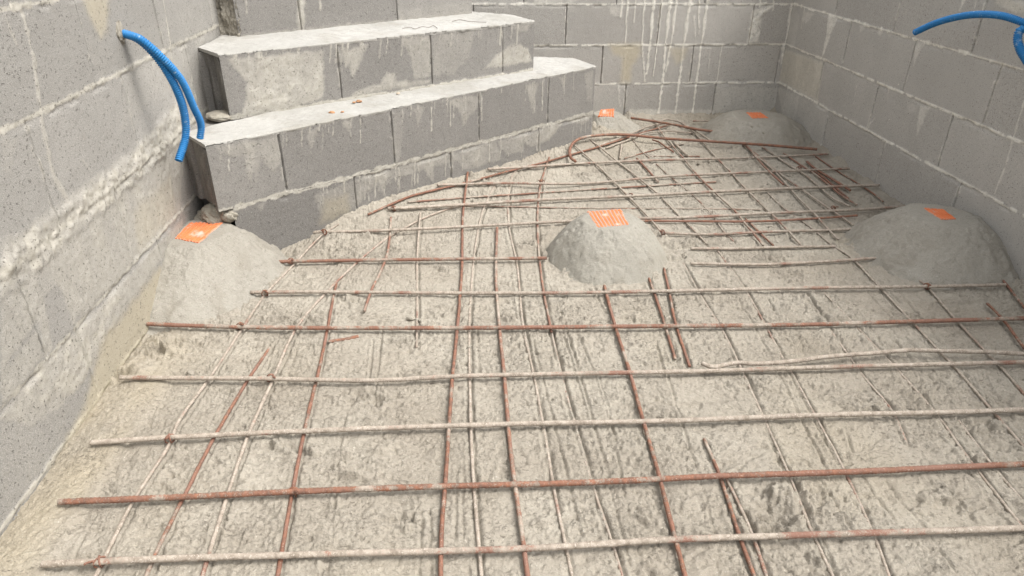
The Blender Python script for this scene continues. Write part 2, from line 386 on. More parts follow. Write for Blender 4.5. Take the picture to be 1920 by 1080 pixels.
sL = [([(0, 560), (50, 515), (77, 492), (70, 530), (82, 560), (98, 655), (84, 672), (70, 600), (0, 700)], .7), ([(77, 490), (140, 436), (165, 560), (136, 612), (118, 560), (100, 530)], .65),
      ([(140, 436), (225, 365), (340, 262), (340, 400), (240, 505), (150, 600)], .72), ([(0, 700), (70, 610), (80, 668), (0, 765)], .6), ([(0, 455), (110, 380), (245, 280), (345, 190), (345, 330), (240, 400), (130, 500), (60, 590), (0, 640)], .5),
      ([(0, 785), (100, 670), (200, 560), (340, 410), (345, 430), (250, 560), (120, 760), (60, 800)], .7), ([(0, 800), (50, 790), (140, 740), (110, 850), (0, 975)], .25),
      ([(155, -9), (205, -9), (200, 55), (190, 70), (170, 35)], .6), ([(0, 245), (30, 260), (20, 330), (0, 330)], .3), ([(130, 380), (170, 350), (175, 330), (240, 290), (340, 200), (340, 290), (225, 365)], .5),
      ([(150, 60), (230, 70), (380, 0), (383, 60), (190, 150)], .22), ([(225, 250), (385, 110), (385, 60), (240, 130)], .3)]
rL = [([(0, 462), (60, 425), (105, 400), (170, 350), (245, 290), (290, 240), (330, 195), (350, 205), (345, 262), (300, 300), (225, 368), (140, 440), (77, 500), (0, 560)], .008),
      ([(0, 785), (90, 672), (150, 612), (230, 540), (240, 560), (200, 640), (140, 740), (80, 760)], .003)]
yL = [([(155, -9), (205, -9), (200, 55), (190, 70), (170, 35)], .5), ([(190, 640), (300, 500), (330, 520), (230, 740), (150, 850), (100, 950), (85, 900), (160, 760)], .6), ([(250, 400), (320, 330), (330, 400), (260, 470)], .25)]
P, A = panel(OL, (0, 1, 0), 4.82, -.30, .865, cL, .0045, sL, rL, dL, yL, seed=3, beds=(-.2, (0, .004), (.226, .007), (.472, .005), (.682, .005), .89))
gL = Geo(); gL.grid(P, A); gL.prism([(XL-.2, -4.8), (XL-.012, -4.8), (XL-.012, .0), (XL-.2, .0)], -.35, .863)
wl = empty('block_wall', (XL-.1, -2.4, -.35), 'left hand concrete block wall, heavily smeared with rough pale mortar', 'wall')
gL.build('blockwork', MB, wl)

# ---------------------------------------------------------------- staircase
def stepface(px_l, px_r, z):
    a = onz(px_l, z); b = onz(px_r, z); d = (b-a)[:2]; L = np.hypot(*d); return a, b, np.array([d[0]/L, d[1]/L, 0]), L
stairs = empty('block_staircase', (-2.2, -.9, -.35), 'corner staircase of grey concrete blocks with pale mortar topped treads', 'staircase')
a1, b1, U1, L1 = stepface((385, 275), (1117, 125), .215)
a2, b2, U2, L2 = stepface((410, 104), (1002, 40), .43)
a3, b3, U3, L3 = stepface((449, 70), (885, 26), .43)
def uj(a, U, z, pxs):
    N = np.cross(U, [0, 0, 1.]); O = np.array([a[0], a[1], 0]); return [((onplane(p, O, N)-O)@U) for p in pxs]
def xy(p, U, s=0, n=0):
    N = np.cross(U, [0, 0, 1.]); q = np.array([p[0], p[1], 0])+U*s-N*n; return (q[0], q[1])
def end_panel(g, a, U, z0, z1, depth=.19, seed=0):
    """left end of a block row: hollow tongue and groove profile, visible vertical grooves"""
    N = np.cross(U, [0, 0, 1.]); us = np.unique(np.round(np.concatenate([np.arange(0, depth, .004), [depth]]), 4)); zs = np.arange(z0, z1+.001, .005)
    u, z = np.meshgrid(us, zs, indexing='ij'); s = u/depth
    gr = -.022*(sst(.13, .2, s)*(1-sst(.86, .9, s)))+.010*sst(.34, .38, s)*(1-sst(.66, .7, s))
    crust = sst(.0, .5, fbm(u*22+seed, z*14, 80, 3)); hh = gr+.004*crust+.001*fbm(u*80, z*80, 81, 2)
    O = np.array([a[0], a[1], 0]); P = O-(N*(depth-u[..., None]))-U*hh[..., None]; P[..., 2] = z
    g.grid(P, np.stack([crust*.22, np.full_like(u, -.6), u*0, u*0+1], -1))
# lower step (two courses: one half sunk in the floor mortar)
j1 = uj(a1, U1, 0, [(523, 260), (733, 210), (897, 182), (1029, 150)])
jl = uj(a1, U1, 0, [(665, 350), (845, 300), (600, 380)])[:2]+uj(a1, U1, 0, [(1010, 245)])
N1 = np.cross(U1, [0, 0, 1.])
O1 = np.array([a1[0], a1[1], 0])
sm1 = [([(455, 265), (480, 262), (478, 300), (470, 345), (462, 330)], .7), ([(575, 243), (600, 238), (590, 262), (583, 290), (578, 270)], .55), ([(640, 228), (662, 224), (655, 250)], .6), ([(985, 160), (1012, 155), (1003, 180), (996, 205)], .6), ([(1048, 146), (1062, 143), (1056, 165)], .7), ([(1095, 136), (1112, 133), (1110, 195), (1100, 190)], .45), ([(770, 202), (800, 197), (790, 215), (782, 240), (778, 215)], .45), ([(400, 275), (520, 255), (526, 300), (515, 330), (490, 300), (480, 340), (470, 300), (420, 290)], .45), ([(835, 188), (897, 178), (895, 200), (875, 225), (868, 235), (860, 205)], .6), ([(735, 210), (760, 205), (750, 300), (737, 296)], .3)]
dr1 = rand_drips((400, 272), (1100, 133), 42, 8, 60, 3)
P, A = panel(O1, U1, L1, -.002, .212, [(-.01, .22, j1)], .0045, sm1, (), dr1, seed=11, beds=((0.0, .006),), tints={(0, 0): .55, (0, 1): .3, (0, 2): .4, (0, 3): .35, (0, 4): .5})
g = Geo(); g.grid(P, A)
sml = [([(470, 385), (500, 378), (490, 395)], .5), ([(700, 328), (728, 322), (722, 370), (712, 350)], .75), ([(790, 306), (815, 300), (812, 340), (800, 330)], .7), ([(870, 285), (900, 278), (897, 315), (880, 305)], .7), ([(930, 265), (985, 252), (980, 285), (950, 290), (940, 280)], .6), ([(585, 365), (665, 335), (730, 320), (735, 345), (700, 352), (668, 388), (640, 400), (600, 400)], .45), ([(665, 335), (850, 285), (860, 300), (760, 330), (690, 345)], .5), ([(845, 290), (930, 262), (940, 300), (870, 320)], .55),
       ([(980, 255), (1115, 203), (1115, 215), (1090, 235), (1060, 225), (1030, 262), (1000, 275), (985, 270)], .7)]
drl = rand_drips((600, 350), (1110, 205), 60, 10, 55, 5)
yl = [([(610, 375), (650, 365), (655, 400), (600, 420)], .35)]
P, A = panel(O1+U1*.045, U1, L1-.045, -.28, -.002, [(-.3, 0, [j-.045 for j in jl])], .0045, sml, (), drl, yl, seed=12, beds=((-.004, .005),), tints={(0, 0): .02, (0, 1): .35, (0, 2): .45, (0, 3): .5})
g.grid(P, A)
end_panel(g, a1, U1, 0, .205, .17, 1)
back1 = [(-1.264, -.42), (-1.46, -.36), (-2.4, -.8), (-2.745, -1.2)]
e1 = xy(a1, U1, .012, .17)
g.prism([xy(a1, U1, .018, .012), xy(b1, U1, -.004, .012)]+back1+[(-2.745, -1.66), e1], 0.001, .203)
g.prism([xy(a1, U1, .06, .012), xy(b1, U1, -.004, .012)]+back1+[(-2.745, -1.6), xy(a1, U1, .06, .17)], -.3, -.001)
st1 = g.build('step', MBD, stairs); st1['label'] = 'lowest step with clean grey blocks'
# middle step
O2 = np.array([a2[0], a2[1], 0]); j2 = uj(a2, U2, 0, [(637, 140), (809, 110), (943, 80)])
sm2 = [([(424, 109), (500, 105), (606, 93), (606, 184), (560, 200), (509, 213), (453, 218), (460, 190), (462, 155), (440, 130)], .85), ([(709, 166), (716, 145), (725, 136), (740, 138), (748, 162)], .8),
       ([(660, 176), (690, 162), (747, 152), (806, 150), (806, 155), (660, 182)], .8), ([(905, 130), (930, 105), (951, 86), (975, 82), (990, 92), (998, 116)], .85), ([(640, 95), (690, 84), (670, 130), (662, 150), (655, 120), (648, 125)], .75),
       ([(755, 74), (808, 66), (808, 100), (806, 145), (775, 150), (770, 110)], .65), ([(812, 66), (890, 52), (880, 110), (850, 140), (812, 140)], .4), ([(960, 50), (1000, 42), (985, 60), (972, 58)], .5)]
dr2 = rand_drips((430, 104), (990, 44), 40, 8, 45, 8)
P, A = panel(O2, U2, L2, .212, .428, [(.2, .44, j2)], .0045, sm2, [([(470, 170), (560, 150), (600, 165), (560, 195), (480, 205)], .002)], dr2, seed=13, beds=((.219, .006),), tints={(0, 0): .5, (0, 1): .35, (0, 2): .6, (0, 3): .5})
g = Geo(); g.grid(P, A); end_panel(g, a2, U2, .212, .42, .15, 5)
back2 = [(-1.577, -.522), (-1.763, -.42), (-2.5, -.7), (-2.745, -.95)]
g.prism([xy(a2, U2, .018, .012), xy(b2, U2, -.004, .012)]+back2+[(-2.745, -1.38), xy(a2, U2, .018, .15)], .1, .418)
st2 = g.build('step', MBD, stairs); st2['label'] = 'middle step with broad cement smears'
# upper step
O3 = np.array([a3[0], a3[1], 0]); j3 = uj(a3, U3, 0, [(563, 40), (745, 20)])
P, A = panel(O3, U3, L3, .425, .645, [(.4, .66, j3)], .005, [([(745, 20), (885, 0), (885, 26), (790, 36), (750, 36)], .3), ([(555, -5), (572, -5), (572, 60), (558, 60)], .7), ([(450, 66), (885, 20), (885, 30), (450, 75)], .5)], [([(557, -5), (572, -5), (571, 58), (560, 58)], .004)],
             [([(600, -5), (601, 18)], .006, .8), ([(462, -5), (463, 25)], .004, .6)], seed=14, beds=(), tints={(0, 0): .35, (0, 1): .4, (0, 2): .95})
g = Geo(); g.grid(P, A)
g.prism([xy(a3, U3, .01, .012), xy(b3, U3, -.002, .012), xy(b3, U3, -.1, .2), (-2.5, -.6), (-2.745, -.8), xy(a3, U3, .0, .12)], .40, .643)
st3 = g.build('step', MBD, stairs)

def cap(front, back, zb, zt, seed, over=.0035, n=420, m=90):
    """trowelled mortar topping with a ragged rounded edge"""
    def res(pts, n):
        pts = np.array(pts, float); l = np.r_[0, np.cumsum(np.hypot(*np.diff(pts, axis=0).T))]; t = np.linspace(0, l[-1], n)
        return np.stack([np.interp(t, l, pts[:, 0]), np.interp(t, l, pts[:, 1])], 1)
    Fp = res(front, n); Bp = res(back, n); s = np.r_[-.03, -.018, -.008, np.linspace(0, 1, m)]
    P = np.zeros((n, len(s), 3)); t = np.clip(s, 0, 1)[None, :, None]
    P[..., :2] = Fp[:, None]*(1-t)+Bp[:, None]*t
    d = (Fp-Bp); d /= np.hypot(*d.T)[:, None]
    rag = over*(.6+1.6*fbm(Fp[:, 0]*28, Fp[:, 1]*28, seed, 4))-.004*sst(.25, .5, fbm(Fp[:, 0]*16, Fp[:, 1]*16, seed+2, 3))
    for k, (q, zz) in enumerate(((.2, zb-.004), (1., zb+.35*(zt-zb)), (.75, zb+.8*(zt-zb)))):
        P[:, k, :2] = Fp+d*(rag*q)[:, None]
        P[:, k, 2] = zz
    drop = .006*np.clip(fbm(Fp[:, 0]*60, Fp[:, 1]*60, seed+3, 2), 0, 1); P[:, 0, 2] -= drop; P[:, 1, 2] -= drop*.6
    P[:, 3:, 2] = zt; x, y = P[..., 0], P[..., 1]
    P[:, 3:, 2] += (.0028*fbm(x*9, y*9, seed+5, 4)+.0012*vn(x*60, y*60, 4)+.0018*ridged(x*14+y*9, y*6-x*9, seed+6, 2))[:, 3:]
    P[:, 3:9, 2] -= (.0035*np.array([1, .6, .35, .2, .1, 0])[None]*(1+fbm(x[:, 3:9]*30, y[:, 3:9]*30, seed+8, 3)))
    P[:, 3, 2] -= .002
    wet = sst(.0, .5, fbm(x*9+y*3, y*9-x*3, seed+9, 4))*.45+sst(.12, .0, np.clip(s, 0, 1)[None, :]+.06*fbm(x*20, y*20, seed, 3))*.35
    g = Geo(); g.grid(P, np.stack([wet, wet*0+.5, wet*0, wet*0+1], -1), flip=True)
    # right and left ends
    for k in (0, n-1):
        E = np.stack([P[k], P[k]*[1, 1, 0]+[0, 0, zb-.003]], 0); g.grid(E, flip=(k == 0))
    E = np.stack([P[:, -1], P[:, -1]*[1, 1, 0]+[0, 0, zb-.003]], 1); g.grid(E, flip=True)
    return g
def P2(p): return (p[0], p[1])
cap([P2(a1), P2(b1)], [(-2.735, -1.655), (-1.66, -.55), (-1.452, -.386), (-1.264, -.42)], .211, .218, 31).build('mortar_cap', MCAP, st1)
cap([P2(a2), P2(b2)], [(-2.735, -1.36), (-2.73, -1.0), (-1.80, -.40), (-1.577, -.522)], .426, .433, 37).build('mortar_cap', MCAP, st2)

# mortar lump under the overhang and the rough mortar pillar
def lump(cx, cy, cz, rx, ry, rz, seed, rotz=0, n=56, amp=.25):
    th, ph = np.meshgrid(np.linspace(0, 2*np.pi, n, endpoint=False), np.linspace(.02, np.pi-.02, n//2), indexing='ij')
    x = np.cos(th)*np.sin(ph); y = np.sin(th)*np.sin(ph); z = np.cos(ph)
    k = 1+amp*fbm(x*2.2+z*1.7+seed, y*2.2-z*1.3, seed, 4)+amp*.4*ridged(x*5+z*3, y*5+z*2+seed, seed+3, 2)
    X = x*k*rx; Y = y*k*ry; Z = z*k*rz; c, s = math.cos(rotz), math.sin(rotz)
    return np.stack([cx+X*c-Y*s, cy+X*s+Y*c, cz+Z], -1)
def addlump(g, *a, **k):
    P = lump(*a, **k); g.grid(np.concatenate([P, P[:1]], 0), flip=True)
g = Geo()
addlump(g, -2.655, -1.72, -.045, .05, .07, .035, 3, n=90); addlump(g, -2.60, -1.77, -.03, .028, .03, .022, 5, .6); addlump(g, -2.69, -1.70, -.1, .06, .08, .06, 9, n=80)
g.build('mortar_lump', MJ, stairs)
g = Geo(); addlump(g, -2.665, -1.47, .222, .05, .05, .014, 13, n=60); g.build('mortar_lump', MJ, stairs)
# pillar: rough fill beside the upper step
pn = 70; uu, zz = np.meshgrid(np.linspace(0, 1, 46), np.linspace(.43, .66, 66), indexing='ij')
pa = np.array([-2.745, -1.07]); pb = np.array(xy(a3, U3, .012, -.002)); pd = (pb-pa); pnm = np.array([pd[1], -pd[0]])/np.hypot(*pd)
rl = .022*fbm(uu*5, zz*22, 90, 5)+.006*ridged(uu*14, zz*80, 95, 2)+.012*sst(.1, 0, (zz-.43))
P = np.zeros(uu.shape+(3,)); P[..., :2] = pa+uu[..., None]*pd+rl[..., None]*pnm; P[..., 2] = zz
g = Geo(); g.grid(P, np.stack([sst(.0, .5, fbm(uu*6, zz*30, 97, 3))*.6, uu*0+.5, uu*0, uu*0+1], -1)); g.build('mortar_fill', MJ, stairs)

# ---------------------------------------------------------------- rebar layout (pixel polylines laid on the floor plane)
T_, t_ = .0062, .0036
def c8(px): return [(x, y) for x, y in px]
BARS = [  # name, r, height above floor, rust, label, group, pixel points
 ('T', .0066, .017, .30, 'nearest thick ribbed bar across the floor, white mortar crust over pink rust', [(78, 1058), (300, 1048), (560, 1040), (1000, 1028), (1240, 1013), (1500, 1003), (1780, 995), (2100, 984)]),
 ('T', .0066, .017, .78, 'thick ribbed bar, second from the front, mostly orange brown rust', [(110, 941), (250, 936), (560, 922), (830, 912), (1100, 904), (1350, 893), (1560, 886), (1780, 876), (2100, 862)]),
 ('T', .0064, .017, .02, 'thick pale crusted bar, third from the front, its left end bare', [(170, 830), (320, 820), (700, 803), (1000, 794), (1250, 788), (1540, 779), (1800, 773), (2060, 762)]),
 ('T', .0062, .017, .32, 'thick bar fourth from the front, white crusted, just below the wavy rod', [(225, 708), (500, 711), (700, 712), (850, 706), (1090, 700), (1340, 695), (1560, 688), (2000, 677)]),
 ('T', .0064, .017, .66, 'thick reddish bar fifth from the front, starting beside the left wall', [(265, 607), (450, 613), (700, 615), (950, 615), (1200, 612), (1500, 608), (1700, 603), (1950, 596)]),
 ('T', .0058, .016, .28, 'thick bar passing just in front of the centre mound, pale at both ends', [(470, 548), (600, 547), (850, 549), (1050, 549), (1250, 546), (1480, 541), (1750, 537), (1885, 534)]),
 ('T', .0060, .016, .62, 'dark rusty bar ending at the left flank of the centre mound', [(508, 491), (700, 488), (900, 486), (1025, 484)]),
 ('T', .0055, .012, .1, 'pale crusted bar between the centre mound and the right mound', [(1295, 494), (1430, 496), (1500, 493), (1600, 487), (1690, 480)]),
 ('T', .0058, .016, .18, 'pinkish pale bar running into the back of the centre mound from the left', [(552, 436), (700, 432), (900, 423), (1075, 414)]),
 ('T', .0060, .016, .30, 'bar leaving the centre mound rightwards and ending on the right mound', [(1185, 410), (1300, 407), (1440, 400), (1600, 393), (1700, 387)]),
 ('T', .0055, .012, .35, 'short bar just right of the centre mound, its near end knotted with wire', [(1240, 437), (1330, 439), (1450, 434), (1560, 431), (1642, 427)]),
 ('T', .0055, .008, .2, 'muddy half sunk bar behind the gap between centre and right mounds', [(1295, 466), (1380, 466), (1470, 464), (1565, 462)]),
 ('T', .0066, .017, .25, 'heavy whitish bar starting near the middle of the lowest step', [(727, 391), (800, 388), (1000, 376), (1180, 368), (1330, 360), (1500, 353), (1648, 347)]),
 ('T', .0058, .016, .35, 'bar with rusty left end by the step and pale right half', [(820, 347), (950, 344), (1090, 343), (1250, 331), (1420, 323), (1593, 316)]),
 ('T', .0056, .016, .30, 'farthest of the straight crosswise bars, ending at the right wall', [(915, 317), (960, 315), (1130, 304), (1260, 299), (1400, 295), (1553, 289)]),
 ('T', .0070, .034, .85, 'thick rusty bar bent into a hook at its left end near the steps', [(1080, 303), (1071, 296), (1068, 283), (1075, 268), (1093, 258), (1133, 253), (1177, 253), (1243, 259), (1327, 265), (1440, 272), (1532, 280)]),
 ('T', .0068, .034, .75, 'thick rusty bar slanting along the far wall between the two far mounds', [(1183, 221), (1250, 231), (1310, 243), (1375, 251), (1420, 260)]),
 ('P', .0060, .024, -.6, 'wavy smooth pale rod lying just behind a straight bar on the right', [(1316, 681), (1335, 688), (1360, 684), (1385, 680), (1410, 682), (1480, 678), (1560, 668), (1640, 662), (1700, 657), (1760, 658), (1850, 660), (2000, 668)]),
 # thin crosswise
 ('t', .0040, .010, .8, 'long rusty rod bent along the foot of the lowest step', [(690, 402), (747, 377), (773, 367), (820, 355), (877, 342), (920, 330), (965, 318), (1010, 307), (1070, 290), (1120, 276), (1170, 260), (1210, 247), (1260, 233)]),
 ('t', .0038, .008, .5, 'thin crosswise rod in front of the bar with a rusty left end', [(765, 379), (880, 370), (960, 365), (1143, 353), (1343, 341)]),
 ('t', .0034, .004, .4, 'thin half sunk rod crossing directly behind the centre mound', [(870, 386), (960, 388), (1033, 390), (1173, 391), (1270, 391), (1437, 393)]),
 ('t', .0040, .011, .8, 'thin orange rod right of the centre mound tile, below a pale bar', [(1198, 414), (1337, 415), (1418, 415), (1540, 409), (1607, 404)]),
 ('t', .0040, .022, -.1, 'pale arched rod under the thick slanting bar at the far wall', [(1234, 229), (1250, 224), (1272, 228), (1288, 237), (1310, 249), (1337, 267)]),
 ('t', .0040, .018, .55, 'dark curved rod sweeping down from the far right mound', [(1299, 227), (1326, 227), (1345, 234), (1372, 251), (1402, 276), (1418, 295), (1440, 319), (1469, 346)]),
 ('t', .0036, .014, .0, 'thin pale rod fanning up to the far left mound', [(1123, 273), (1170, 256), (1223, 235), (1250, 230)]),
 ('t', .0036, .012, .1, 'thin pale rod curving just in front of the far left mound fan', [(1136, 278), (1185, 260), (1212, 249), (1255, 246), (1296, 249)]),
 ('t', .0032, .008, .4, 'short thin rod hanging below the hooked bar', [(1185, 261), (1201, 281), (1217, 296)]),
 ('t', .0040, .010, -.4, 'very short white tipped rod stub under the hooked bar', [(1166, 270), (1162, 297)]),
 ('t', .0030, .008, .6, 'slender brown rod rising to the right beneath the hooked bar', [(1171, 297), (1228, 281), (1282, 270)]),
 ('t', .0055, .012, -.3, 'short stout pale rod in the tangle below the hooked bar', [(1261, 265), (1274, 278), (1288, 291)]),
 ('t', .0030, .006, .4, 'short thin rod lying level above the farthest straight bar', [(1212, 293), (1282, 293), (1312, 293)]),
 ('t', .0036, .010, .9, 'short rusty curl of rod below the hooked bar', [(1223, 262), (1235, 266), (1245, 273), (1263, 285)]),
 ('t', .0050, .004, .8, 'short rusty stub half buried on the left, behind the fourth bar', [(616, 641), (645, 637), (672, 631)]),
 # diagonals at the back right
 ('t', .0036, .010, .45, 'diagonal rod with rusty raised tip beside the far wall, longest of its row', [(1222, 218), (1242, 251), (1261, 273), (1280, 295), (1312, 333), (1345, 365), (1377, 395), (1402, 425), (1431, 460)]),
 ('t', .0036, .009, .35, 'diagonal rod starting under the slanting far bar, rusty near its top', [(1280, 230), (1307, 254), (1337, 289), (1369, 322), (1407, 363), (1445, 400), (1475, 430), (1502, 460)]),
 ('t', .0036, .010, .15, 'diagonal rod starting at the foot of the far right mound', [(1342, 226), (1377, 254), (1396, 273), (1418, 292), (1450, 319), (1480, 352), (1499, 373), (1526, 400), (1553, 430), (1572, 449)]),
 ('t', .0036, .009, .3, 'diagonal rod right beside the far right mound, pale in its middle', [(1412, 264), (1448, 288), (1477, 308), (1505, 325), (1534, 348), (1564, 373), (1594, 387)]),
 ('t', .0036, .009, .7, 'diagonal rusty rod next to the doubled rods near the right wall', [(1469, 287), (1499, 308), (1526, 325), (1553, 346), (1580, 368), (1607, 384)]),
 ('t', .0050, .012, 1., 'stout bright rusty rod with a white tip near the right wall', [(1513, 303), (1523, 312), (1537, 322), (1564, 338), (1594, 357)]),
 ('t', .0040, .010, .95, 'rusty rod close beside the stout white tipped one', [(1522, 318), (1545, 334), (1570, 355), (1590, 372)]),
 ('t', .0034, .008, .8, 'diagonal rusty rod nearest to the right wall', [(1529, 293), (1567, 319), (1607, 343), (1640, 365), (1656, 378)]),
 ('t', .0036, .009, .05, 'pale diagonal rod beginning at the end of the lowest step', [(1092, 252), (1120, 272), (1163, 307), (1199, 335), (1231, 361)]),
 ('t', .0036, .008, .1, 'pale rod in line behind the short knotted bar right of the centre mound', [(1242, 372), (1269, 400), (1296, 427), (1325, 457)]),
 ('t', .0036, .010, .15, 'diagonal rod passing beneath the hook and down behind the centre mound', [(1078, 273), (1120, 310), (1148, 338), (1181, 371), (1212, 403), (1239, 434)]),
 ('t', .0042, .009, .75, 'short rusty diagonal rod with a knob end, below the farthest straight bar', [(1194, 297), (1212, 316), (1234, 341)]),
 ('t', .0036, .006, .1, 'long diagonal rod running from the grid to the lower right past the right mound', [(1440, 362), (1472, 392), (1521, 427), (1559, 459), (1593, 481), (1637, 526), (1696, 589), (1755, 652), (1800, 700), (1860, 770), (1920, 838)]),
 ('t', .0036, .009, .35, 'diagonal rod doubled against its neighbour in the far grid', [(1404, 277), (1431, 300), (1472, 333), (1510, 360), (1553, 390), (1580, 408), (1601, 423)]),
 ('t', .0036, .006, .8, 'short dark rusty rod end poking forward from the far grid', [(1398, 410), (1426, 438), (1450, 460)]),
 ('t', .0032, .004, .3, 'faint diagonal rod almost buried behind the centre mound', [(1231, 308), (1258, 333), (1301, 368), (1337, 406), (1356, 433), (1375, 452)]),
 ('t', .0036, .007, .3, 'diagonal rod running down the left side of the right mound, rusty at its top', [(1667, 481), (1696, 504), (1737, 537), (1789, 596), (1841, 652), (1885, 698), (1925, 745)]),
 ('t', .0034, .010, .95, 'short rusty rod end by the foot of the right wall, higher of two', [(1870, 513), (1893, 541), (1920, 576), (1950, 615)]),
 ('t', .0034, .010, .9, 'short rusty rod end by the foot of the right wall, lower of two', [(1851, 569), (1878, 596), (1920, 652), (1950, 690)]),
 ('t', .0036, .004, .9, 'small rusty scrap of rod in front of the right mound', [(1608, 428), (1620, 440), (1633, 452)]),
 # longitudinal rods, left and centre
 ('t', .0040, .007, .25, 'leftmost long rod, slanting from the step foot down along the left wall', [(635, 420), (605, 440), (550, 497), (497, 553), (451, 621), (397, 703), (334, 792), (317, 834), (246, 946), (200, 1038), (160, 1120)]),
 ('t', .0042, .0082, .25, 'long pale rod curving round from the lowest step to the front left', [(920, 382), (860, 387), (825, 397), (790, 411), (767, 423), (727, 446), (680, 483), (620, 540), (557, 613), (509, 718), (464, 820), (422, 943), (383, 1069), (370, 1115)]),
 ('t', .0042, .007, .75, 'rusty rod between the two leftmost long rods', [(506, 652), (471, 703), (457, 725), (398, 827), (348, 925), (292, 1038), (262, 1110)]),
 ('t', .0040, .009, .55, 'short kinked rod left of the curved pale rod, close to the step', [(733, 408), (731, 440), (728, 465), (725, 480), (713, 510), (697, 543), (683, 583)]),
 ('t', .0044, .006, .85, 'orange rusty rod lying in a dark groove on the left', [(631, 530), (625, 557), (613, 622), (598, 693), (578, 776), (549, 918), (528, 1038), (515, 1115)]),
 ('t', .0036, .005, .2, 'half sunk pale rod left of the centre, ending behind the fourth bar', [(788, 398), (782, 483), (782, 590), (781, 652)]),
 ('t', .0040, .009, .85, 'long rusty rod, left one of the closely spaced centre rods', [(877, 323), (868, 403), (866, 503), (857, 620), (848, 711), (837, 876), (828, 1000), (826, 1120)]),
 ('t', .0038, .004, -.1, 'grey mortar coated rod sunk in a groove right of the long rusty rod', [(928, 347), (915, 372), (903, 403), (890, 470), (885, 520), (880, 610), (881, 735), (886, 876), (897, 1017), (905, 1110)]),
 ('t', .0042, .009, .6, 'long rusty rod in the middle between two grey sunken rods', [(932, 427), (930, 520), (937, 620), (946, 711), (957, 841), (981, 1017), (994, 1115)]),
 ('t', .0036, .004, .1, 'sunken grey rod with a pale upper end by the step, left of the centre mound', [(971, 316), (960, 330), (953, 370), (955, 430), (969, 495), (981, 613), (1002, 710), (1020, 806), (1041, 929), (1059, 1017), (1080, 1115)]),
 ('t', .0040, .008, .6, 'rod passing the left flank of the centre mound, rusty behind and sunken in front', [(1030, 295), (1015, 340), (1008, 397), (1010, 470), (1019, 545), (1034, 622)]),
 ('t', .0032, .000, .3, 'almost buried rod continuing forward from the left flank of the centre mound', [(1034, 622), (1056, 717), (1080, 802), (1111, 911), (1147, 1017), (1175, 1110)]),
 ('t', .0042, .009, .85, 'rusty rod starting at the front foot of the centre mound and reaching the front', [(1133, 536), (1153, 610), (1180, 695), (1204, 782), (1235, 890), (1266, 1010), (1293, 1110)]),
 ('t', .0042, .008, .8, 'short rusty rod from the right foot of the centre mound, left one of a pair', [(1211, 506), (1228, 553), (1245, 604), (1266, 673)]),
 ('t', .0042, .008, .85, 'short rusty rod from the right foot of the centre mound, right one of a pair', [(1245, 503), (1256, 553), (1266, 604), (1293, 687)]),
 ('t', .0034, .001, .1, 'sunken rod just right of the short rusty pair', [(1281, 495), (1313, 554), (1355, 622), (1390, 693), (1431, 784), (1477, 886), (1523, 999), (1561, 1080), (1580, 1115)]),
 ('t', .0034, .001, .3, 'sunken rod in front of the half sunk muddy bar, right of centre', [(1345, 470), (1392, 536), (1429, 601), (1470, 676), (1488, 705), (1526, 777), (1572, 862), (1635, 996), (1665, 1075), (1680, 1120)]),
 ('t', .0032, .001, .35, 'sunken rod under the wavy pale rod, nearer its middle', [(1509, 551), (1550, 610), (1586, 661), (1614, 700), (1671, 770), (1700, 830)]),
 ('t', .0034, .002, .1, 'sunken rod starting at the bar in front of the right mound', [(1541, 545), (1592, 599), (1648, 658), (1688, 700), (1755, 777), (1822, 869), (1910, 981), (1950, 1035)]),
 ('t', .0034, .002, .15, 'short sunken rod at the lower right edge', [(1797, 788), (1857, 869), (1930, 955)]),
 ('t', .0040, .006, .8, 'short rusty rod surfacing at the front right, upper end broken off', [(1320, 823), (1347, 886), (1386, 1003), (1425, 1110)]),
 ('t', .0036, .003, .4, 'brownish rod beside the short rusty one at the front right', [(1357, 890), (1380, 935), (1410, 1003), (1447, 1110)]),
]
GROOVES = [[(1120, 700), (1143, 770), (1175, 946), (1199, 1041)], [(1062, 620), (1085, 700), (1125, 830), (1160, 950)], [(1045, 560), (1075, 660), (1105, 760)], [(1055, 620), (1075, 690), (1100, 770)],
           [(1620, 540), (1680, 610), (1740, 680), (1800, 760)], [(1650, 545), (1700, 600), (1770, 680)], [(1660, 520), (1730, 600), (1800, 690), (1860, 760)], [(520, 640), (500, 690)], [(650, 770), (640, 830)], [(560, 640), (535, 720)],
           [(790, 960), (785, 1080)], [(806, 960), (808, 1080)], [(855, 880), (853, 1010)], [(868, 880), (868, 1010)], [(640, 500), (520, 640), (480, 710)], [(1195, 770), (1230, 860)], [(1580, 790), (1600, 850)],
           [(1520, 560), (1570, 640)], [(1440, 560), (1480, 640)], [(1780, 900), (1830, 980)], [(1540, 900), (1600, 1000)], [(1610, 885), (1700, 1010)], [(900, 700), (895, 620)], [(180, 960), (140, 1040)], [(1230, 640), (1245, 700)],
           [(1090, 640), (1120, 720), (1165, 850)], [(1355, 910), (1380, 1000)], [(1740, 790), (1830, 900), (1900, 1000)], [(1680, 640), (1740, 710)], [(700, 640), (690, 720)], [(950, 800), (960, 870)], [(1105, 760), (1140, 900), (1180, 1060)],
           [(1385, 560), (1440, 660), (1490, 760), (1560, 900)], [(1590, 560), (1650, 640), (1740, 760)], [(1840, 700), (1900, 790)], [(1700, 700), (1790, 820), (1870, 930)], [(1250, 700), (1300, 860), (1340, 1000)], [(1500, 920), (1570, 1075)],
           [(1130, 580), (1100, 500)], [(1000, 640), (1040, 800), (1090, 1000)], [(975, 560), (1000, 680)], [(720, 600), (700, 760)], [(640, 820), (625, 960), (615, 1075)], [(1765, 640), (1860, 750)], [(1620, 500), (1690, 570)], [(1660, 900), (1740, 1000), (1790, 1075)]]

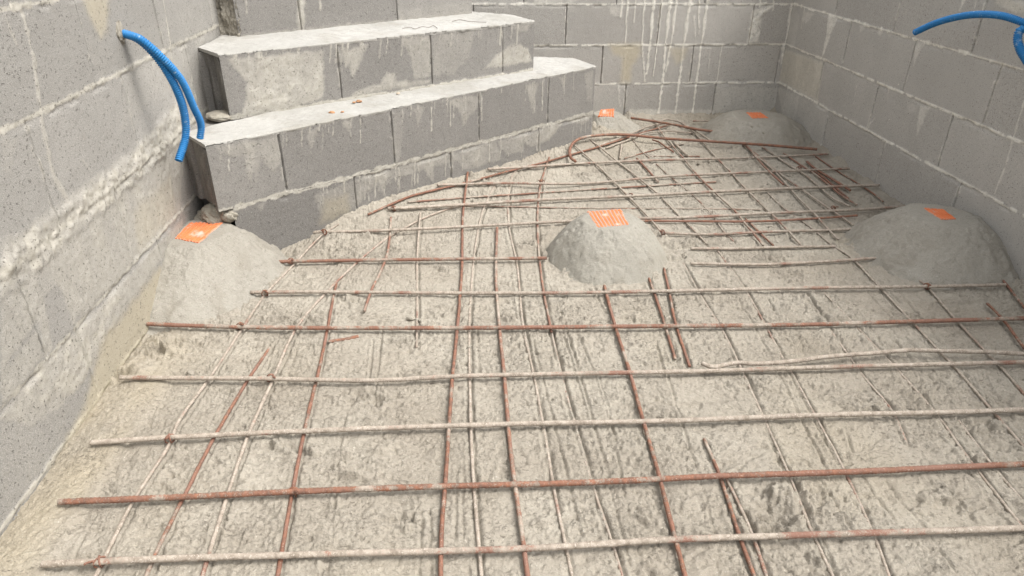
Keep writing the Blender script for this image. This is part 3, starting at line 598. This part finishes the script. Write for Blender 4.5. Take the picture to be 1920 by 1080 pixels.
def bank(x, y):
    N = np.cross(U1, [0, 0, 1.]); qx, qy = x-a1[0], y-a1[1]; s = qx*U1[0]+qy*U1[1]; d = qx*N[0]+qy*N[1]
    return .078*np.clip(1-np.maximum(d, 0)/.19, 0, 1)**1.4*sst(.15, .6, s)*sst(2.35, 1.95, s)
def onfloor(px, h):
    z = ZF+h
    for _ in range(12):
        p = onz(px, z); z = .5*z+.5*(ZF+h+bank(p[0], p[1]))
    return onz(px, z)
# ---------------------------------------------------------------- floor
xs = np.arange(XL-.01, .015, .0027)
ys = np.concatenate([np.arange(-4.8, -3.3, .03), np.arange(-3.3, -2.1, .0031), np.arange(-2.1, -1.2, .0045), np.arange(-1.2, .02, .0065)])
X, Y = np.meshgrid(xs, ys, indexing='ij')
wx = X+.03*vn(X*7, Y*7, 201); wy = Y+.03*vn(X*7, Y*7, 203)
base = .004*fbm(X*3, Y*3, 205, 3)
rough_m = sst(-.05, .25, fbm(X*4.2+3, Y*3.6, 210, 4))
pebble = fbm(wx*55, wy*62, 220, 4); rid = ridged(wx*42, wy*55, 225, 3)
clod = np.clip(fbm(wx*24, wy*34, 230, 4)-.12, 0, 1)
det = .0022*pebble*(.55+.6*rough_m)+.0024*fbm(wx*170, wy*170, 240, 2)-.004*sst(.22, .5, fbm(wx*70, wy*95, 244, 3))
crust = rough_m*(.024*clod*(1+.7*rid)+.0045*np.clip(rid, -.3, 1))
tear = sst(.16, .34, fbm(wx*16, wy*30, 250, 4))*sst(-.15, .3, fbm(X*6, Y*6, 255, 3)); crust -= .011*tear*(.5+.5*rid)
def cracks(f, wdt, sd, ax=1.5):
    n_ = fbm(wx*f, wy*f*ax, sd, 3); return sst(wdt, 0, np.abs(n_))*sst(-.1, .3, fbm(X*f*.35, Y*f*.35, sd+7, 3))
crust -= .0080*cracks(15, .030, 280)*(.25+.75*rough_m)+.0075*cracks(33, .05, 290, 1.8)*(.1+.9*rough_m)+.0045*cracks(60, .10, 295, 1.4)*(.2+.8*rough_m)
lip = sst(.0, .05, fbm(wx*20+.3, wy*34, 300, 3))*sst(.30, .05, fbm(wx*20+.3, wy*34, 300, 3))*sst(.0, .4, fbm(X*5, Y*5, 305, 3)); crust += .0055*lip
keep = np.ones_like(X); gro = np.zeros_like(X); gmask = np.zeros_like(X); hug = np.zeros_like(X)
def sub(pts, pad):
    a = np.array(pts); i = np.searchsorted(xs, [a[:, 0].min()-pad, a[:, 0].max()+pad]); j = np.searchsorted(ys, [a[:, 1].min()-pad, a[:, 1].max()+pad])
    return slice(*i), slice(*j)
for kd, r, hgt, ru, lb, px in BARS:
    pts = [tuple(onfloor(p, hgt)[:2]) for p in px]; s = sub(pts, .05)
    if X[s].size == 0: continue
    dd, sg = seg_dist(X[s], Y[s], pts)
    if kd == 't':
        keep[s] = np.minimum(keep[s], .45+.55*sst(.004, .014, dd))
        if hgt < .0085:
            d2 = dd*sg; on = .5+.5*sst(-.5, .1, vn(X[s]*9, Y[s]*9, int(abs(px[0][0])) % 50))
            wv_ = .0012*vn(X[s]*22, Y[s]*22, 71); dp = .0125 if hgt < .0035 else .008
            k1 = np.exp(-((d2-.0058-wv_)/.0021)**2); k2 = np.exp(-((d2+.0062+wv_)/.0019)**2)*sst(-.1, .3, vn(X[s]*6, Y[s]*6, 73))
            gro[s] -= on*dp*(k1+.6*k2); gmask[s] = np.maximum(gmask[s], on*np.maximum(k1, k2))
            gro[s] += on*.0025*np.exp(-((np.abs(d2)-.015)/.004)**2)
            if hgt < .0035: gro[s] += .002*np.exp(-(dd/.008)**2)*vn(X[s]*30, Y[s]*30, 9)
    elif kd in 'TP':
        keep[s] = np.minimum(keep[s], .35+.65*sst(.004, .02, dd))
for px in GROOVES:
    pts = [tuple(onz(p, ZF)[:2]) for p in px]; s = sub(pts, .03)
    if X[s].size == 0: continue
    dd, sg = seg_dist(X[s]+.002*vn(X[s]*30, Y[s]*12, 66), Y[s], pts); k = .6+.4*vn(X[s]*20, Y[s]*20, 67)
    gro[s] -= k*.0085*np.exp(-(dd/.0022)**2); gro[s] += k*.0025*np.exp(-((dd-.007)/.003)**2)
plas = sst(.15, .125, X-XL+.03*fbm(X*0+1, Y*6, 310, 3)+.012*fbm(X*20, Y*20, 312, 3))*sst(-2.2, -2.4, Y)
terr = lambda q: np.floor(q)+sst(.40, .60, q-np.floor(q))
tf = fbm(wx*13, wy*21, 320, 5); tf2 = fbm(wx*34, wy*52, 330, 4); tm = sst(-.12, .18, fbm(X*5.5, Y*5, 335, 3)); tm2 = sst(-.05, .22, fbm(X*8+4, Y*8, 338, 3))
crust += .0060*(terr(tf*7)-tf*6)*tm+.0048*(terr(tf2*6)-tf2*5)*(.15+.85*tm2)
crust *= 1-.9*plas
mc = onz((1140, 470), ZF); sp = sst(.40, .24, np.hypot((X-mc[0])*1.0, (Y-mc[1]-.03)*1.1)+.09*fbm(X*9, Y*9, 350, 3))
crust *= 1-.75*sp; dist_ = np.hypot(X-mc[0], Y-mc[1]-.02); crust += .016*sst(.05, .45, fbm(X*26, Y*26, 355, 4))*np.exp(-((dist_-.245)/.03)**2)
for (cx_, cy_, rr_, am_) in ((300, 658, .055, .017), (390, 652, .04, .012), (215, 700, .05, .014), (660, 560, .06, .010), (830, 505, .05, .010), (900, 480, .045, .010), (985, 462, .035, .012), (1290, 458, .05, .014), (1270, 482, .04, .016), (1440, 489, .045, .016), (1500, 440, .05, .010), (1600, 455, .05, .012),
                          (480, 500, .05, .012), (590, 600, .05, .012), (760, 645, .06, .010), (850, 690, .05, .009), (1180, 590, .05, .009), (1340, 545, .05, .009), (1500, 560, .05, .009), (1700, 600, .06, .010), (1420, 720, .06, .008), (1620, 770, .06, .010), (1850, 800, .06, .012), (520, 830, .05, .012), (570, 850, .04, .012),
                          (320, 850, .035, .010), (460, 720, .04, .012), (510, 720, .03, .012), (1450, 925, .045, .014), (1440, 985, .05, .016), (1780, 930, .06, .010), (760, 980, .04, .012), (420, 900, .05, .009), (1060, 800, .05, .006), (700, 740, .06, .010), (1700, 440, .05, .010), (1560, 385, .06, .008), (700, 400, .05, .010), (600, 425, .05, .012), (1100, 330, .06, .008), (1350, 330, .07, .008)):
    c = onz((cx_, cy_), ZF); i0, i1 = np.searchsorted(xs, [c[0]-3*rr_, c[0]+3*rr_]); j0, j1 = np.searchsorted(ys, [c[1]-3*rr_, c[1]+3*rr_]); s = (slice(i0, i1), slice(j0, j1))
    if X[s].size == 0: continue
    q = np.exp(-(((X[s]-c[0])/rr_)**2+((Y[s]-c[1])/(rr_*.8))**2)); n1 = fbm(wx[s]*38, wy[s]*52, 360, 4)
    crust[s] += am_*q*(1.15*sst(.0, .16, n1)-.9*sst(.0, -.2, n1)+.6*fbm(X[s]*95, Y[s]*95, 364, 2))
Zf = ZF+base+bank(X, Y)+det*(1-.3*sp)+crust*keep+gro+.006*plas
# fillets at the walls, and small footprints / scooped hollows
dl = X-XL; Zf -= .016*np.clip(1-dl/.07, 0, 1)
Zf += .02*np.clip(1+X/.03, 0, 1)*sst(.0, .3, fbm(Y*6, Y*0, 262, 2)+.2)
Zf += .03*np.clip(1+Y/.12, 0, 1)**1.5*sst(-1.0, -.85, X)*(1+.3*fbm(X*25, Y*25, 264, 3))
for (px, rx, ry, dp) in (((1455, 975), .03, .045, .02), ((1190, 600), .04, .03, .008), ((340, 660), .06, .02, -.014), ((260, 700), .03, .03, -.012), ((760, 790), .07, .03, -.008), ((1560, 560), .06, .03, .006), ((700, 750), .08, .03, .008), ((1330, 745), .07, .04, .006), ((235, 975), .015, .02, .008)):
    c = onz(px, ZF); q = ((X-c[0])/rx)**2+((Y-c[1])/ry)**2; s = q < 9
    Zf[s] -= dp*np.exp(-q[s])*(1+.9*fbm(X[s]*45, Y[s]*45, 266, 3))
dirt_shade = np.clip(tear*.08+.14*tm*sst(.1, .5, fbm(X*9, Y*9, 274, 4))+.25*gmask, 0, .5)  # damp torn patches, plus shade painted into the grooves beside the rods
yel = sst(.17, .10, dl+.02*fbm(X*15, Y*15, 270, 3))*sst(-2.15, -2.45, Y)*.8*(.6+.8*fbm(X*9, Y*5, 271, 3))+.22*sst(.1, .5, fbm(X*2.1+5, Y*2.1, 272, 2))
P = np.stack([X, Y, Zf], -1); A = np.stack([dirt_shade, X*0+.5, np.clip(yel, 0, 1), X*0+1], -1)
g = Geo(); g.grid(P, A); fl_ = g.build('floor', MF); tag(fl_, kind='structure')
g = Geo(); q = 120
g.add([(-q, -q, -.36), (q, -q, -.36), (q, q, -.36), (-q, q, -.36)], [[0, 1, 2, 3]])
tag(g.build('ground', mat_plain('soil', (.22, .17, .12)), smooth=False), kind='structure')

# ---------------------------------------------------------------- mortar mounds and terracotta pieces
def mound(c, rx0, rx1, ry0, ry1, ztop, plat, seed, label, mat=MM, power=1.25, dome=0, xlim=(XL-.005, .006), ylim=(-9, .006), amp=1., nr=110, na=300):
    R, T = np.meshgrid(np.linspace(0, 1.12, nr), np.linspace(0, 2*np.pi, na, endpoint=False), indexing='ij')
    ct, st = np.cos(T), np.sin(T); ex = np.where(ct > 0, rx1, rx0); ey = np.where(st > 0, ry1, ry0)
    rad = 1/np.sqrt((ct/ex)**2+(st/ey)**2); rad = rad*(1+.10*vn(ct*1.8+seed, st*1.8, seed))
    x = np.clip(c[0]+R*rad*ct, *xlim); y = np.clip(c[1]+R*rad*st, *ylim)
    pl = plat/rad; s = np.clip((R-pl)/(1-pl), 0, 1)
    s = s*sst(-.02, .25, s)**.4
    top = ztop-ZF+.002
    z = ZF-.002+top*((1-s**dome) if dome else (1-s)**power)-.03*np.clip(R-1, 0, 1)*4
    a = sst(0, .1, R-pl)
    z += amp*a*(.007*fbm(x*16, y*16, seed, 4)+.003*fbm(x*42, y*42, seed+2, 3)+.0032*fbm(x*80, y*80, seed+4, 3)-.004*sst(.2, .45, fbm(x*55, y*55, seed+6, 3)))*(1-.4*s)+amp*.006*s*sst(.1, .5, fbm(x*30, y*30, seed+8, 4))
    d = s*sst(.0, .5, fbm(x*25, y*25, seed+11, 3))*.4
    g = Geo(); P = np.stack([x, y, z], -1); g.grid(P, np.stack([d, d*0+.5, d*0, d*0+1], -1), closed=True)
    o = g.build('mortar_mound', mat, loc=(c[0], c[1], ZF)); tag(o, label, 'mortar mound', 'mortar mounds under terracotta spacers'); return o
def tile(pxq, z, label, seed, grooves=10, cover=.15):
    q = [onz(p, z) for p in pxq]; n, m = 110, 40; s, t = np.meshgrid(np.linspace(0, 1, n), np.linspace(0, 1, m), indexing='ij'); s_, t_2 = s[..., None], t[..., None]
    P = (q[0]*(1-s_)+q[1]*s_)*(1-t_2)+(q[3]*(1-s_)+q[2]*s_)*t_2
    P[..., 0] += .003*vn(t*9+seed, s*3, 7)*np.abs(2*s-1)**4; P[..., 1] += .003*vn(s*9+seed, t*3, 8)*np.abs(2*t-1)**4
    hgt = -.0035*sst(.25, .8, np.cos(s*2*np.pi*grooves))
    cov = sst(cover+.14, cover-.10, .5+.5*fbm(s*3.2+seed*1.7, t*3.2, seed, 4)+.25*(np.abs(s-.42)+np.abs(t-.5))-.18); edge = sst(.06, .0, np.minimum(np.minimum(s, 1-s), np.minimum(t, 1-t))+.05*vn(s*12, t*12+seed, 9))
    hgt = hgt*(1-cov)+cov*.0016; P[..., 2] = z+.0022+hgt
    g = Geo(); A = np.stack([np.clip(cov+edge*.35, 0, 1), s*0+.5, s*0, s*0+1], -1); g.grid(P, A, flip=True)
    rim = np.concatenate([P[:, 0], P[-1, 1:], P[::-1, -1][1:], P[0, ::-1][1:]]); Ra = np.stack([rim, rim-[0, 0, .012]], 0); g.grid(Ra)
    c = P.reshape(-1, 3).mean(0)
    o = g.build('terracotta_tile', MT, loc=(c[0], c[1], z)); tag(o, label, 'terracotta tile', 'terracotta spacers on the mounds'); return c
tq = {'c': [(1100, 397), (1165, 393), (1180, 422), (1120, 427)], 'l': [(356, 417), (418, 418), (373, 456), (327, 447)], 'r': [(1731, 390), (1770, 393), (1793, 411), (1765, 412)],
      'bl': [(1126, 206), (1152, 204), (1151, 219), (1121, 218)], 'br': [(1399, 211), (1427, 211), (1441, 221), (1410, 222)]}
c = tile(tq['c'], -.067, 'bright orange grooved tile piece on top of the centre mound', 1, 9, .16)
mound((c[0], c[1]-.01), .215, .22, .24, .20, -.066, .08, 301, 'smooth grey mortar mound standing alone in the middle of the floor', amp=1.1, dome=1.7)
c = tile(tq['l'], -.05, 'bright orange grooved tile piece in the left corner by the steps', 2, 8, .16)
mound((c[0]-.01, c[1]+.0), .24, .25, .36, .27, -.051, .10, 311, 'pale mortar mound in the corner between left wall and lowest step', mat=MMD, dome=1.25, amp=1.2)
c = tile(tq['r'], -.065, 'orange tile piece on the broad mound against the right wall', 3, 6, .12)
mound((c[0]+.0, c[1]-.01), .30, .30, .28, .30, -.066, .10, 321, 'broad mortar mound against the right wall', mat=MMD, dome=1.45, amp=1.3)
c = tile(tq['bl'], -.100, 'dull orange tile piece beside the right end of the lowest step', 4, 6, .25)
mound((c[0]+.0, c[1]-.01), .16, .21, .19, .25, -.101, .07, 331, 'small mortar mound at the far end of the lowest step', mat=MMD, power=1.0)
c = tile(tq['br'], -.094, 'orange tile piece on the mound in the far right corner', 5, 5, .12)
mound((c[0]+.0, c[1]-.01), .28, .32, .27, .32, -.095, .13, 341, 'wide mortar mound in the far right corner of the walls', mat=MMD, dome=1.4, amp=1.)

# ---------------------------------------------------------------- rods
def resample(pts, step):
    p = np.array(pts, float); out = []
    ext = np.vstack([2*p[0]-p[1], p, 2*p[-1]-p[-2]])
    for i in range(1, len(ext)-2):
        p0, p1, p2, p3 = ext[i-1:i+3]; n = max(2, int(np.linalg.norm(p2-p1)/step*1.2))
        t = np.linspace(0, 1, n, endpoint=False)[:, None]
        k = lambda a, b: max(np.linalg.norm(b-a), 1e-6)**.5
        t0, t1 = 0., k(p0, p1); t2 = t1+k(p1, p2); t3 = t2+k(p2, p3); T = t1+t*(t2-t1)
        A1 = (t1-T)/(t1-t0)*p0+(T-t0)/(t1-t0)*p1; A2 = (t2-T)/(t2-t1)*p1+(T-t1)/(t2-t1)*p2; A3 = (t3-T)/(t3-t2)*p2+(T-t2)/(t3-t2)*p3
        B1 = (t2-T)/(t2-t0)*A1+(T-t0)/(t2-t0)*A2; B2 = (t3-T)/(t3-t1)*A2+(T-t1)/(t3-t1)*A3
        out.append((t2-T)/(t2-t1)*B1+(T-t1)/(t2-t1)*B2)
    c = np.vstack(out+[p[-1:]]); l = np.r_[0, np.cumsum(np.linalg.norm(np.diff(c, axis=0), axis=1))]; n = max(3, int(l[-1]/step))
    t = np.linspace(0, l[-1], n); return np.stack([np.interp(t, l, c[:, i]) for i in range(3)], 1), t
def tube(pts, r, step, ring, rfun, seed=0):
    C, l = resample(pts, step); T = np.gradient(C, axis=0); T /= np.linalg.norm(T, axis=1)[:, None]
    up = np.array([0, 0, 1.]); B = np.cross(T, up); bad = np.linalg.norm(B, axis=1) < .05; B[bad] = [1, 0, 0]; B /= np.linalg.norm(B, axis=1)[:, None]; Nn = np.cross(B, T)
    th = np.linspace(0, 2*np.pi, ring, endpoint=False)[None, :]; L = l[:, None]+0*th; TH = th+0*L
    R = r*rfun(L, TH)
    P = C[:, None]+R[..., None]*(np.cos(TH)[..., None]*B[:, None]+np.sin(TH)[..., None]*Nn[:, None])
    P = np.concatenate([np.repeat(P[:1].mean(1, keepdims=True), ring, 1), P, np.repeat(P[-1:].mean(1, keepdims=True), ring, 1)], 0)
    return P
def rib(seed, amp, pitch, crust):
    def f(L, TH):
        a = np.cos(2*np.pi*(L/pitch)+1.0*np.sign(np.cos(TH))*np.abs(np.sin(TH))*2.2)
        lon = np.abs(np.cos(TH))**10
        return 1+amp*np.clip(a*2, 0, 1)*(1-lon)+amp*.8*lon+crust*np.clip(fbm(L*38+seed, TH*.9, 401, 3), -.3, 1)
    return f
for i, (kd, r, hgt, ru, lb, px) in enumerate(BARS):
    rr = np.random.default_rng(i); p = np.array([onfloor(q, hgt-(.003 if kd == 't' and hgt < .0085 else -.001 if kd == 't' else 0)) for q in px])
    if kd == 't': r *= .95 if hgt < .0085 else 1.08
    if kd == 'T': p[1:-1, 2] += rr.normal(0, .0008, len(p)-2); f = rib(i*3.1, .13, .0085, .16); r *= .9; step, ring = .0021, 10
    elif kd == 'P': f = lambda L, TH, i=i: 1+.14*fbm(L*30+i, TH*.8, 402, 2); step, ring = .004, 10
    else:
        f = rib(i*3.1, .10, .0062, .22); step, ring = .0031, 8
        if hgt < .005: p[:, 2] += rr.normal(0, .0009, len(p))
    g = Geo(); P = tube(p, r, step, ring, f); g.grid(P, closed=True, flip=True); c = p[0]
    o = g.build('thick_rebar' if kd == 'T' else 'bent_rod' if kd == 'P' else 'thin_rebar', MS, loc=(c[0], c[1], ZF)); o['rust'] = float(ru)
    tag(o, lb, 'rebar' if kd == 'T' else 'steel rod', {'T': 'thick reinforcing bars laid across the floor', 't': 'thin reinforcing rods of the floor mesh'}.get(kd))

# tie wires: twisted loops at crossings
TIES = [((497, 550), 'tie wire loop at the left end of the bar in front of the centre mound'), ((450, 611), 'tie wire twist on the reddish fifth bar near the left wall'), ((508, 709), 'tie wire knot on the fourth bar where the pale curved rod crosses'),
        ((318, 822), 'tie wire knot on the third bar near its left end'), ((187, 1053), 'rusty tie wire knot on the nearest bar near its left end'), ((551, 922), 'open tie wire loop on the rusty second bar'),
        ((545, 490), 'tie wire knot on the dark rusty bar near its left end'), ((1242, 436), 'muddy tie wire knot just right of the centre mound'), ((1686, 481), 'tie wire knot at the foot of the right mound'),
        ((608, 435), 'tie wire on the leftmost bar end nearest the lowest step'), ((738, 391), 'tie wire on the left end of the heavy whitish bar'), ((1183, 367), 'tie wire with long tails behind the centre mound tile'),
        ((1498, 316), 'tie wire knot near the right end of the far second bar'), ((1562, 391), 'tie wire knot on the bar that ends on the right mound'), ((1395, 271), 'tie wire on the hooked rusty bar near its right half'), ((1016, 341), 'tie wire on the bar with a rusty left end'), ((1738, 537), 'small tie wire before the right mound')]
for i, (px, lb) in enumerate(TIES):
    c = onfloor(px, .014); rr = random.Random(i); g = Geo(); a = rr.uniform(0, 3); R = .0105
    for k in range(2):
        th = np.linspace(0, 2*np.pi, 18); ax = np.array([math.cos(a+k*1.2), math.sin(a+k*1.2), 0])
        pts = c+np.outer(np.cos(th)*R, ax)+np.outer(np.sin(th)*R, [0, 0, 1.])+np.outer(th*.0006, [ax[1], -ax[0], 0])
        g.grid(tube(pts, .0019, .0025, 5, lambda L, T: 1+0*L), closed=True, flip=True)
    th = np.linspace(0, 1, 24); bx = rr.uniform(-1, 1)
    for ph in (0, np.pi):
        pts = c+np.stack([.006*np.sin(bx)+.012*th*np.sin(bx*2)+.0016*np.cos(th*18+ph), -.004-.012*th+.0016*np.sin(th*18+ph), .006+.012*th*(1-th*.4)], 1)
        g.grid(tube(pts, .0017, .0022, 5, lambda L, T: 1+0*L), closed=True, flip=True)
    o = g.build('tie_wire', MS, loc=(c[0], c[1], c[2])); o['rust'] = 1.0; tag(o, lb, 'tie wire', 'twisted tie wires on the bars')

# ---------------------------------------------------------------- blue conduits
def conduit(px, offs, plane, r, name, label, sgn, pre):
    p = [np.array(q, float) for q in pre]
    for q, o in zip(px, offs): p.append(onx(q, plane+sgn*o))
    def f(L, TH): return 1+.11*np.clip(np.cos(2*np.pi*L/.0062)*1.8, -1, 1)
    P = tube(p, r, .00085, 14, f); g = Geo(); g.grid(P[1:-1], closed=True, flip=True)
    # inner wall of the open end
    e = P[-2]; cen = e.mean(0); inn = cen+(e-cen)*.78; dp = inn+(P[-12].mean(0)-cen); cap_ = np.repeat(dp.mean(0)[None], len(dp), 0)
    g.grid(np.stack([e, inn, dp, cap_], 0), closed=True, flip=True)
    b = p[0]; o = g.build('corrugated_conduit', MBL, loc=tuple(b)); tag(o, label, 'conduit', 'blue corrugated conduits from the walls'); return o
h0 = onx((226, 60), XL)
conduit([(240, 65), (264, 77), (300, 115), (330, 165), (345, 210), (348, 255), (335, 301)], [.015, .045, .085, .105, .105, .095, .08], XL, .0106, '', 'blue ribbed conduit from the left wall, longer and in front of its twin', 1, [h0+[-.03, 0, .0]])
conduit([(241, 66), (266, 75), (305, 109), (340, 150), (362, 198), (377, 235), (375, 260)], [.02, .06, .10, .125, .13, .13, .12], XL, .0098, '', 'blue conduit from the left wall, shorter one behind the ribbed twin', 1, [h0+[-.03, .010, .002]])
h1 = onx((1985, 70), 0)
conduit([(1962, 62), (1920, 43), (1880, 30), (1835, 27), (1790, 33), (1750, 45), (1715, 61)], [.02, .07, .10, .12, .13, .14, .15], 0, .0105, '', 'blue conduit arching out from the upper right wall', -1, [h1+[.03, 0, 0]])
conduit([(1962, 70), (1935, 58), (1914, 56), (1908, 72), (1914, 95), (1928, 118), (1945, 150)], [.02, .06, .085, .09, .085, .075, .07], 0, .0115, '', 'blue conduit bent sharply downward at the right edge below the arching one', -1, [h1+[.03, -.01, -.02]])
def ring_patch(c, sgn, seed, parent, r=.026):
    g = Geo(); P = lump(c[0], c[1], c[2], .006, r*.75, r, seed, n=48, amp=.4); g.grid(np.concatenate([P, P[:1]], 0), flip=True); g.build('mortar_patch', MJ, parent)
ring_patch(h0, 1, 4, wl); ring_patch(h1, -1, 6, wr)

# ---------------------------------------------------------------- crumbs and wire scraps on the steps
MC = mat_plain('brick_crumb', (.42, .23, .12)); MC2 = mat_plain('pale_crumb', (.50, .42, .33))
for i, (px, r, m, lb) in enumerate([((622, 211), .010, MC, 'ochre brick crumb on the lowest tread, leftmost of the cluster'), ((642, 210), .006, MC, 'tiny ochre crumb on the lowest tread, right of a larger one'), ((673, 190), .012, MC, 'largest orange brick crumb on the lowest tread'),
                                ((664, 192), .006, MC, 'small orange crumb touching the largest crumb on the tread'), ((746, 175), .008, MC2, 'pale crumb on the lowest tread, farthest right')]):
    c = onz(px, .222); g = Geo(); addlump(g, c[0], c[1], c[2], r, r*.8, r*.45, i*3+1, i, n=24, amp=.5); tag(g.build('brick_crumb', m, loc=tuple(c)), lb, 'crumb', 'brick crumbs on the lowest tread')
MW = mat_plain('dark_wire', (.20, .175, .15))
for px, lb in (([(755, 53), (768, 51), (778, 54), (792, 50), (803, 51), (812, 48), (820, 53)], 'wavy scrap of dark wire on the middle tread, left piece'), ([(848, 40), (862, 37), (880, 40), (896, 41), (912, 42)], 'scrap of dark wire on the middle tread, right piece by the upper step')):
    pts = [onz(p, .438) for p in px]; g = Geo(); g.grid(tube(pts, .0011, .004, 6, lambda L, T: 1+0*L), closed=True, flip=True); c = pts[0]; tag(g.build('wire_scrap', MW, loc=tuple(c)), lb, 'wire scrap', 'wire scraps on the middle tread')

# loose mortar clods on the floor
CL = [(770, 597, .010), (790, 600, .008), (812, 604, .007), (357, 700, .011), (1480, 330, .009), (1440, 345, .006), (1310, 306, .008), (1330, 303, .006), (502, 404, .010), (1060, 668, .006), (880, 650, .006), (1410, 237, .006), (1432, 249, .006), (1010, 660, .005), (1445, 424, .007)]
for i, (x, y, r) in enumerate(CL):
    c = onz((x, y), ZF+.006 if i not in (11, 12) else -.1); g = Geo(); addlump(g, c[0], c[1], c[2], r*1.3, r*.8, r*.6, i*5+2, i*.7, n=24, amp=.5)
    tag(g.build('mortar_clod', MF, loc=tuple(c)), 'small loose clod of mortar lying on the rough floor', 'mortar clod', 'loose mortar clods')
